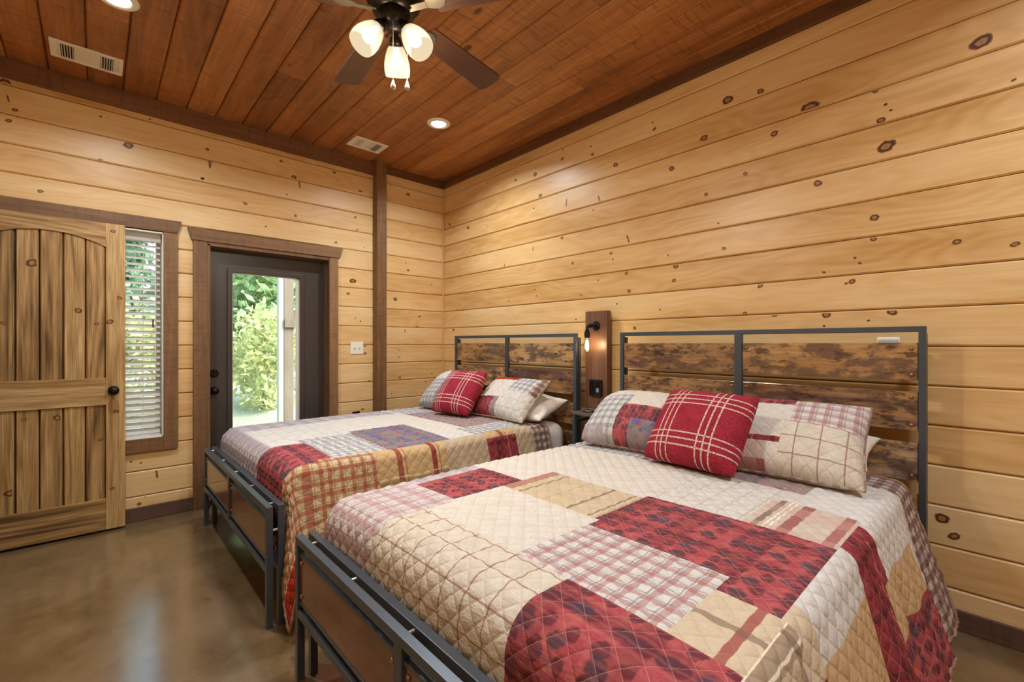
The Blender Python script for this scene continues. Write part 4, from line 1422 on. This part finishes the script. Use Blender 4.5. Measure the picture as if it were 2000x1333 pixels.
def pillow(name, label, cat, group, bl, br, tl, thick, patches=None, fab=None, quilted=0.0, pinch=0.07, n=36, sag=0.0, rumple=0.0, piping=None, rc=0.0, slump=0.0):
    bl, br, tl = np.array(bl), np.array(br), np.array(tl)
    ux = br - bl
    w = np.linalg.norm(ux)
    ux = ux / w
    uz = tl - bl
    uz = uz - ux * uz.dot(ux)
    h = np.linalg.norm(uz)
    uz = uz / h
    nn = np.cross(ux, uz)                           # front normal when bl->br runs to the right
    c = (bl + br) / 2 + uz * h / 2
    k = np.linspace(-1, 1, n + 1)
    k = np.sign(k) * (1 - (1 - np.abs(k)) ** 1.25)
    U, V = np.meshgrid(k, k, indexing='ij')
    px = U * (1 - pinch * (1 - V * V) * np.abs(U) ** 3) * w / 2
    pz = V * (1 - pinch * (1 - U * U) * np.abs(V) ** 3) * h / 2
    rcf = 1 - rc * (np.abs(U) * np.abs(V)) ** 4
    px, pz = px * rcf, pz * rcf
    pz = pz - slump * np.abs(U) ** 4 * (V + 1) / 2 * h
    prof = ((1 - np.abs(U) ** 2.3) * (1 - np.abs(V) ** 2.3)).clip(0, 1) ** 0.5
    prof = prof * (1 - sag * V)
    rum = rumple * (np.sin(U * 7 + V * 3) * np.cos(V * 6 - U * 2) + 0.5 * np.sin(U * 13 - V * 9))
    q = np.zeros_like(U)
    if quilted:
        p = QP
        A, B = (px + pz) / math.sqrt(2), (px - pz) / math.sqrt(2)
        d = np.minimum(p / 2 - np.abs(np.mod(A, p) - p / 2), p / 2 - np.abs(np.mod(B, p) - p / 2))
        q = quilted * (1 - np.exp(-(d / 0.011) ** 2)) * np.minimum(1, prof * 3)
    edge = np.minimum(1, prof * 2)
    out_f = thick / 2 * prof + q + rum * edge
    out_b = -thick / 2 * prof - rum * edge * 0.5
    base = (bl + br) / 2
    root = empty(name, tuple(base), label, cat, group) if patches else None
    org = base if patches else base

    def W(o):
        return (c - org)[None, None] + ux * px[..., None] + uz * pz[..., None] + nn * o[..., None]
    Pf, Pb = W(out_f), W(out_b)
    idx = np.arange(U.size).reshape(U.shape)
    quad = np.stack([idx[:-1, :-1], idx[1:, :-1], idx[1:, 1:], idx[:-1, 1:]], -1)
    uvs = np.stack([px, pz], -1)
    if patches:
        m = quad.shape[:2]
        cu = ((U[:-1, :-1] + U[1:, 1:]) / 2 + 1) / 2
        cv = ((V[:-1, :-1] + V[1:, 1:]) / 2 + 1) / 2
        ID = np.zeros(m, dtype=int)
        for i, (f, u0, u1, v0, v1) in enumerate(patches):
            ID[(cu >= u0) & (cu <= u1) & (cv >= v0) & (cv <= v1)] = i
        for i, (f, u0, u1, v0, v1), ca, cb in islands(ID, patches):
            qq = quad[ca, cb]
            used, inv = np.unique(qq.ravel(), return_inverse=True)
            uv = uvs.reshape(-1, 2)[used] - np.array([(u0 - 0.5) * w, (v0 - 0.5) * h])
            link_mesh('patch', Pf.reshape(-1, 3)[used], inv.reshape(-1, 4), FAB[f], root, True, uv, uv2=uvs.reshape(-1, 2)[used])
        link_mesh('back', Pb.reshape(-1, 3), quad.reshape(-1, 4)[:, ::-1], FAB[patches[0][0]], root, True, uvs.reshape(-1, 2), uv2=uvs.reshape(-1, 2))
        ed = [Pf[i, 0] for i in range(0, n, 1)] + [Pf[n, j] for j in range(0, n, 1)] + [Pf[i, n] for i in range(n, 0, -1)] + [Pf[0, j] for j in range(n, 0, -1)]
        mb = MB().tube([tuple(v) for v in ed], 0.006, 6, closed=True)
        link_mesh('piping', mb.v, mb.f, FAB[piping or 'binding'], root, True, [(v[1], v[2]) for v in mb.v])
        return root
    V_ = np.concatenate([Pf.reshape(-1, 3), Pb.reshape(-1, 3)])
    F_ = np.concatenate([quad.reshape(-1, 4), quad.reshape(-1, 4)[:, ::-1] + U.size])
    o = link_mesh(name, V_, F_, FAB[fab], None, True, np.concatenate([uvs.reshape(-1, 2)] * 2), loc=tuple(base))
    bm_ = bmesh.new()
    bm_.from_mesh(o.data)
    bmesh.ops.remove_doubles(bm_, verts=bm_.verts, dist=0.0004)
    bm_.to_mesh(o.data)
    bm_.free()
    return tag(o, label, cat, group)


ZB = 0.70
SG = 'quilted patchwork shams'
# near bed: seen from the foot the far side is on the left
pillow('pillow_sham', 'patchwork pillow sham on the near bed beside the nightstand, grey gingham and crimson', 'pillow', SG,
       (-0.76, -2.50, ZB), (-0.74, -3.14, ZB), (-0.43, -2.46, 0.975), 0.23,
       [('gingham_grey', 0, 1, 0, 1), ('windowpane_pale', 0, 0.52, 0.72, 1), ('cream_smooth', 0.44, 0.80, 0.52, 0.9), ('stripe_v', 0.44, 1, 0.9, 1), ('crimson', 0.40, 1, 0, 0.52), ('blue_print', 0.52, 0.78, 0.0, 0.30), ('grey_print', 0.8, 1, 0.5, 0.9), ('lilac_plaid', 0, 0.30, 0, 0.16)], quilted=0.005, sag=0.2, rc=0.10, slump=0.16)
pillow('pillow_sham', 'patchwork pillow sham on the near bed at the open side, red gingham and cream windowpane', 'pillow', SG,
       (-0.74, -3.19, ZB), (-0.675, -3.835, ZB), (-0.36, -3.16, 0.985), 0.19,
       [('cream_smooth', 0, 1, 0, 1), ('crimson', 0, 0.58, 0.80, 1), ('gingham_red', 0.56, 1, 0.52, 1), ('windowpane', 0.52, 1, 0, 0.52), ('crimson_deep', 0.1, 0.52, 0.24, 0.30), ('stripe_pink', 0.0, 0.46, 0.0, 0.24), ('beige', 0, 0.22, 0.3, 0.8)], quilted=0.005, sag=0.2, rc=0.03, piping='gingham_dark')
# far bed
pillow('pillow_sham', 'patchwork pillow sham on the far bed nearest the room corner, pale blue-grey gingham', 'pillow', SG,
       (-0.68, -0.57, ZB - 0.005), (-0.62, -1.20, ZB - 0.005), (-0.36, -0.55, 1.015), 0.19,
       [('gingham_grey', 0, 1, 0, 1), ('cream', 0, 0.5, 0.62, 1), ('grey_print', 0.42, 1, 0, 0.5)], quilted=0.005, sag=0.2, rc=0.10, slump=0.16)
pillow('pillow_sham', 'patchwork pillow sham on the far bed leaning on a plain white pillow', 'pillow', SG,
       (-0.60, -1.25, ZB), (-0.60, -1.875, ZB), (-0.29, -1.23, 0.985), 0.18,
       [('cream_smooth', 0, 1, 0, 1), ('orange_red', 0, 0.62, 0.82, 1), ('gingham_grey', 0.56, 0.9, 0.55, 1), ('gingham_dark', 0.9, 1, 0.4, 1), ('windowpane_pale', 0.5, 1, 0.0, 0.55), ('crimson_deep', 0.1, 0.42, 0, 0.34), ('grey_print', 0.42, 0.52, 0, 0.34)], quilted=0.005, sag=0.2, rc=0.03, piping='gingham_tan')
pillow('throw_pillow', 'red fleece throw pillow with cream plaid lines on the near bed', 'pillow', 'red plaid throw pillows',
       (-0.86, -2.985, ZB + 0.01), (-0.895, -3.44, ZB + 0.01), (-0.60, -2.945, 1.03), 0.20, fab='sherpa', pinch=0.07, n=44, sag=0.1, rc=0.05)
pillow('throw_pillow', 'red fleece throw pillow with cream plaid lines on the far bed', 'pillow', 'red plaid throw pillows',
       (-0.79, -0.985, ZB + 0.005), (-0.735, -1.415, ZB + 0.005), (-0.55, -0.925, 1.04), 0.19, fab='sherpa', pinch=0.07, n=44, sag=0.1, rc=0.05)
pillow('bed_pillow', 'plain white pillow under the sham at the nightstand side of the far bed', 'pillow', 'plain white bed pillows',
       (-0.55, -1.27, 0.715), (-0.49, -1.945, 0.715), (-0.20, -1.24, 0.83), 0.15, fab='linen', rumple=0.010)
pillow('bed_pillow', 'plain white pillow mostly hidden behind the open-side sham of the near bed', 'pillow', 'plain white bed pillows',
       (-0.46, -3.17, 0.735), (-0.46, -3.80, 0.735), (-0.16, -3.17, 0.83), 0.13, fab='linen', rumple=0.006)
# small white bar on the near headboard
tgb = empty('sensor_bar', (-0.128, -3.821, 1.268), 'small white plastic bar sitting on the top plank of the near headboard', 'sensor')
part('body', (-0.016, -0.041, 0.0), (0.012, 0.041, 0.027), SWITCHW, tgb, 0.004)
part('face', (-0.0175, -0.036, 0.002), (-0.015, 0.036, 0.015), plain('pale_blue_grey_plastic', '#9fb2bf', 0.3), tgb, 0.0005)

# ------------------------------------------------------------------ between the beds
ns = empty('nightstand', (-0.16, -2.19, 0), 'narrow dark metal nightstand between the two beds', 'nightstand')
part('top', (-0.125, -0.125, 0.755), (0.12, 0.125, 0.775), plain('weathered_grey_top', '#5f5a52', 0.35, var=0.2, scale=9), ns, 0.002)
for x in (-0.122, 0.095):
    for y in (-0.122, 0.098):
        part('leg', (x, y, 0), (x + 0.024, y + 0.024, 0.755), STEEL, ns, 0.0015)
part('shelf', (-0.12, -0.12, 0.30), (0.118, 0.12, 0.316), TOWERZ, ns, 0.002)
for y in (-0.118, 0.1):
    part('stretcher', (-0.098, y, 0.70), (0.095, y + 0.018, 0.72), STEEL, ns)
pk = empty('charging_pad', (-0.20, -2.155, 0.775), 'small black round device lying on the nightstand', 'device')
MB().lathe([(0.0, 0.0), (0.045, 0.0), (0.047, 0.006), (0.044, 0.013), (0.0, 0.014)], seg=28).build('body', BLACKP, pk, smooth=False)
MB().lathe([(0.041, 0.0125), (0.044, 0.0155), (0.047, 0.0125)], seg=28, cap=False).build('rim_highlight', NICKEL, pk, smooth=True)  # pale ring stands in for the highlight on the device

tw = empty('wall_sconce', (-0.045, -2.118, 0.775), 'brown plank tower with black pipe lamp and lit bulb between the headboards', 'wall lamp')
part('board', (-0.025, -0.099, -0.30), (0.022, 0.099, 0.733), TOWERZ, tw, 0.002)
part('mounting_cleat', (0.022, -0.06, 0.3), (0.044, 0.06, 0.6), TOWERZ, tw)
PZ = 1.397 - 0.775
MB().lathe([(0.036, 0.0), (0.036, 0.006), (0.024, 0.008), (0.017, 0.02), (0.0, 0.02)], (-0.025, -0.004, PZ), (-1, 0, 0), 24).build('flange', BLACKP, tw)
pp = []
pp.append((-0.045, -0.004, PZ))
pp.append((-0.085, 0.004, PZ))
for i in range(7):
    t = i / 6 * PI / 2
    pp.append((-0.092 - 0.028 * math.sin(t), 0.008, PZ - 0.028 * (1 - math.cos(t))))
pp.append((-0.12, 0.008, PZ - 0.05))
MB().tube(pp, 0.011, 14).lathe([(0.016, 0.0), (0.016, 0.02)], (-0.072, 0.002, PZ), (-1, 0.1, 0), 14).lathe([(0.016, -0.008), (0.016, 0.012)], (-0.12, 0.008, PZ - 0.04), (0, 0, -1), 14).build('pipe_arm', BLACKP, tw)
MB().lathe([(0.014, 0.0), (0.021, 0.004), (0.021, 0.03), (0.017, 0.045), (0.0, 0.045)], (-0.12, 0.008, PZ - 0.045), (0, 0, -1), 18).build('socket', BLACKP, tw)
zb0 = PZ - 0.088
MB().lathe([(0.013, 0.0), (0.014, -0.015), (0.022, -0.045), (0.026, -0.07), (0.022, -0.095), (0.008, -0.110), (0.0, -0.113)], (-0.12, 0.008, zb0), (0, 0, 1), 20).build('bulb', GLASS, tw, smooth=True)
fl = MB()
for i in range(6):
    t = 2 * PI * i / 6
    fl.tube([(-0.12 + 0.005 * math.cos(t), 0.008 + 0.005 * math.sin(t), zb0 - 0.02), (-0.12 + 0.011 * math.cos(t), 0.008 + 0.011 * math.sin(t), zb0 - 0.085)], 0.0032, 6)
fl.build('filament', FILAMENT, tw)
add_light('sconce_lamp', 'POINT', (-0.045 - 0.12, -2.118 + 0.008, 0.775 + zb0 - 0.055), P_SCONCE, (1.0, 0.66, 0.34), 0.02)
bx = part('outlet_box', (-0.045, -0.060, 0.100), (-0.025, 0.050, 0.222), BLACKP, tw, 0.004)
for (dy, dz, m_, w_, h_) in ((0.024, 0.16, BRONZE, 0.018, 0.046), (-0.030, 0.186, BRONZE, 0.017, 0.022), (-0.030, 0.145, plain('grey_usb_face', '#8ea0b4', 0.3), 0.010, 0.015)):
    part('socket', (-0.0475, dy - w_, dz - h_), (-0.0445, dy + w_, dz + h_), m_, bx, 0.001).location = (-0.011 - 0.0005, dy + 0.005, dz - 0.161)

# ------------------------------------------------------------------ outside
GR = Mat('gravel_and_grass')
gco = GR.coord()
g1 = GR.noise(gco, 1.2, 5, 0.6)
g2 = GR.noise(gco, 45, 4, 0.7)
gc = GR.mix(GR.smooth(g1, 0.4, 0.6), lin('#95978a'), lin('#838f68'))
gc = GR.mix(GR.smooth(g2, 0.45, 0.62), gc, lin('#b3b3a8'))
GR = GR.done(GR.bsdf(gc, 0.95, 0, GR.bump(g2, 0.6, 0.03)))
gx = np.linspace(-12, 16, 57)
gy = np.linspace(0.25, 26, 53)
GX_, GY_ = np.meshgrid(gx, gy, indexing='ij')
GZ_ = -0.16 + 0.10 * np.maximum(0, GY_ - 2.8) ** 1.2 + 0.05 * np.sin(GX_ * 1.3) * np.clip(GY_ / 6, 0, 1) + np.clip((GX_ - 1) * 0.06, -0.1, 0.8) * np.clip(GY_ / 8, 0, 1)
gi = np.arange(GX_.size).reshape(GX_.shape)
gq = np.stack([gi[:-1, :-1], gi[1:, :-1], gi[1:, 1:], gi[:-1, 1:]], -1).reshape(-1, 4)
gr = link_mesh('ground', np.stack([GX_, GY_, GZ_], -1).reshape(-1, 3), gq, GR, None, True)
struct(gr, 'pale gravel and grass yard sloping up outside the glazed door')


def leafmat(name, a, b, c):
    M = Mat(name)
    r = M.noise(M.coord(), 2.2, 3)
    f = M.noise(M.coord(), 23, 2)
    col = M.mix(M.smooth(r, 0.35, 0.65), lin(a), lin(b))
    col = M.mix(M.smooth(f, 0.52, 0.66), col, lin(c))
    d = M.bsdf(col, 0.6, 0, None, 0.3)
    tl = M.n('ShaderNodeBsdfTranslucent')
    M.put(tl.inputs[0], col)
    mx = M.n('ShaderNodeMixShader')
    mx.inputs[0].default_value = 0.4
    M.t.links.new(d, mx.inputs[1])
    M.t.links.new(tl.outputs[0], mx.inputs[2])
    return M.done(mx.outputs[0])


LEAF = [leafmat('leaf_green', '#7f9f70', '#99b583', '#bfcf98'), leafmat('leaf_yellow', '#a9b67c', '#c6c891', '#e2ddb0'), leafmat('leaf_deep', '#6a8f72', '#83a584', '#aec5a0')]
BARK = plain('bark', '#6f5f50', 0.9, bumpy=0.5, var=0.25, scale=18)


def tree(x, y, h, r, kind, label, z0=None, low=0.25, n=2600, size=0.11):
    z0 = -0.16 + 0.10 * max(0, y - 2.8) ** 1.2 + min(0.8, max(-0.1, (x - 1) * 0.06)) * min(1, y / 8) if z0 is None else z0
    root = empty('tree', (x, y, z0 - 0.05), label, 'tree', 'trees beyond the yard')
    tr_ = MB()
    lean = random.uniform(-0.3, 0.3)
    tr_.tube([(0, 0, 0), (lean * 0.3, 0, h * 0.35), (lean, 0.1, h * 0.85)], 0.09 if h > 3 else 0.03, 8)
    for k in range(5):
        a = random.uniform(0, 2 * PI)
        zz = h * random.uniform(0.3, 0.6)
        tr_.tube([(lean * 0.4, 0, zz), (math.cos(a) * r * 0.6, math.sin(a) * r * 0.6, zz + h * 0.2)], 0.03 if h > 3 else 0.012, 6)
    tr_.build('trunk', BARK, root, smooth=True)
    g = np.random.default_rng(int(abs(x * 131 + y * 977)) + 3)
    # leaves gather in clumps
    m = 26
    cc = g.normal(size=(m, 3))
    cc /= np.linalg.norm(cc, axis=1, keepdims=True)
    cc *= g.uniform(0.35, 1, (m, 1)) ** 0.5
    ci = g.integers(0, m, n)
    p = cc[ci] + g.normal(size=(n, 3)) * 0.17
    P = np.stack([p[:, 0] * r + lean * 0.5, p[:, 1] * r, h * (0.5 + low / 2) + p[:, 2] * h * (0.5 - low / 2)], 1)
    d1 = g.normal(size=(n, 3))
    d1 /= np.linalg.norm(d1, axis=1, keepdims=True)
    d2 = np.cross(d1, g.normal(size=(n, 3)))
    d2 /= np.linalg.norm(d2, axis=1, keepdims=True)
    L = (size * g.uniform(0.6, 1.3, n))[:, None]
    V = np.stack([P - d1 * L, P + d2 * L * 0.45, P + d1 * L, P - d2 * L * 0.45], 1).reshape(-1, 3)
    V[:, 2] = np.maximum(V[:, 2], 0.05)
    F = np.arange(4 * n).reshape(n, 4)
    f = link_mesh('foliage', V, F, LEAF[kind], root)
    f['kind'] = 'stuff'
    return root


tree(0.2, 8.5, 6.0, 1.35, 0, 'large mid-green tree seen through the left of the glazed door', low=0.02, n=8500, size=0.13)
tree(3.7, 8.5, 6.5, 1.2, 2, 'deep-green tree right of the porch post', n=4200, size=0.12)
tree(-3.25, 8.5, 6.0, 1.15, 2, 'deep-green tree seen through the upper slats of the blind', low=0.02, n=7500, size=0.13)
tree(-2.5, 5.2, 1.9, 0.7, 1, 'yellow-green shrub outside the blind window', low=0.0, n=2600, size=0.075)
tree(-0.5, 5.2, 2.0, 0.72, 1, 'pale yellow-green shrub low at the left of the door glass', low=0.0, n=3000, size=0.07)
tree(1.45, 5.2, 2.3, 0.7, 0, 'mid-green bush behind the porch post', low=0.0, n=3000, size=0.07)
tree(3.5, 5.2, 1.8, 0.7, 1, 'yellow-green shrub far right of the porch post', low=0.0, n=2200, size=0.075)
tree(-5.0, 14.0, 8.5, 2.2, 2, 'high dark tree far to the left behind the shrubs', low=0.02, n=8000, size=0.22)
tree(1.3, 14.0, 9.0, 2.25, 0, 'high green tree far behind the shrubs', low=0.02, n=9000, size=0.22)
tree(7.6, 14.0, 8.5, 2.2, 2, 'high dark tree far to the right behind the shrubs', n=4200, size=0.19)

pp_ = empty('porch_post', (-0.77, 3.0, -0.16), 'weathered timber porch post with braces and a white side board outside the glazed door', 'post')
part('post', (-0.02, -0.06, 0.0), (0.11, 0.07, 3.0), POSTZ, pp_, 0.004)
part('side_board', (-0.09, -0.05, 0.0), (-0.022, 0.05, 3.0), plain('weathered_white_board', '#aaa69c', 0.8), pp_, 0.003)
part('rail', (-0.02, -0.10, 1.66), (0.55, -0.062, 1.78), POSTZ, pp_, 0.003)
for (x0, z0, x1, z1) in ((0.10, 1.80, 0.52, 2.35), (0.10, 2.72, 0.55, 2.30)):
    dx_, dz_ = x1 - x0, z1 - z0
    ln = math.hypot(dx_, dz_)
    o = MB().box((-ln / 2, -0.03, -0.04), (ln / 2, 0.03, 0.04)).build('brace', POSTZ, pp_)
    o.location = ((x0 + x1) / 2, -0.02, (z0 + z1) / 2)
    o.rotation_euler = (0, -math.atan2(dz_, dx_), 0)
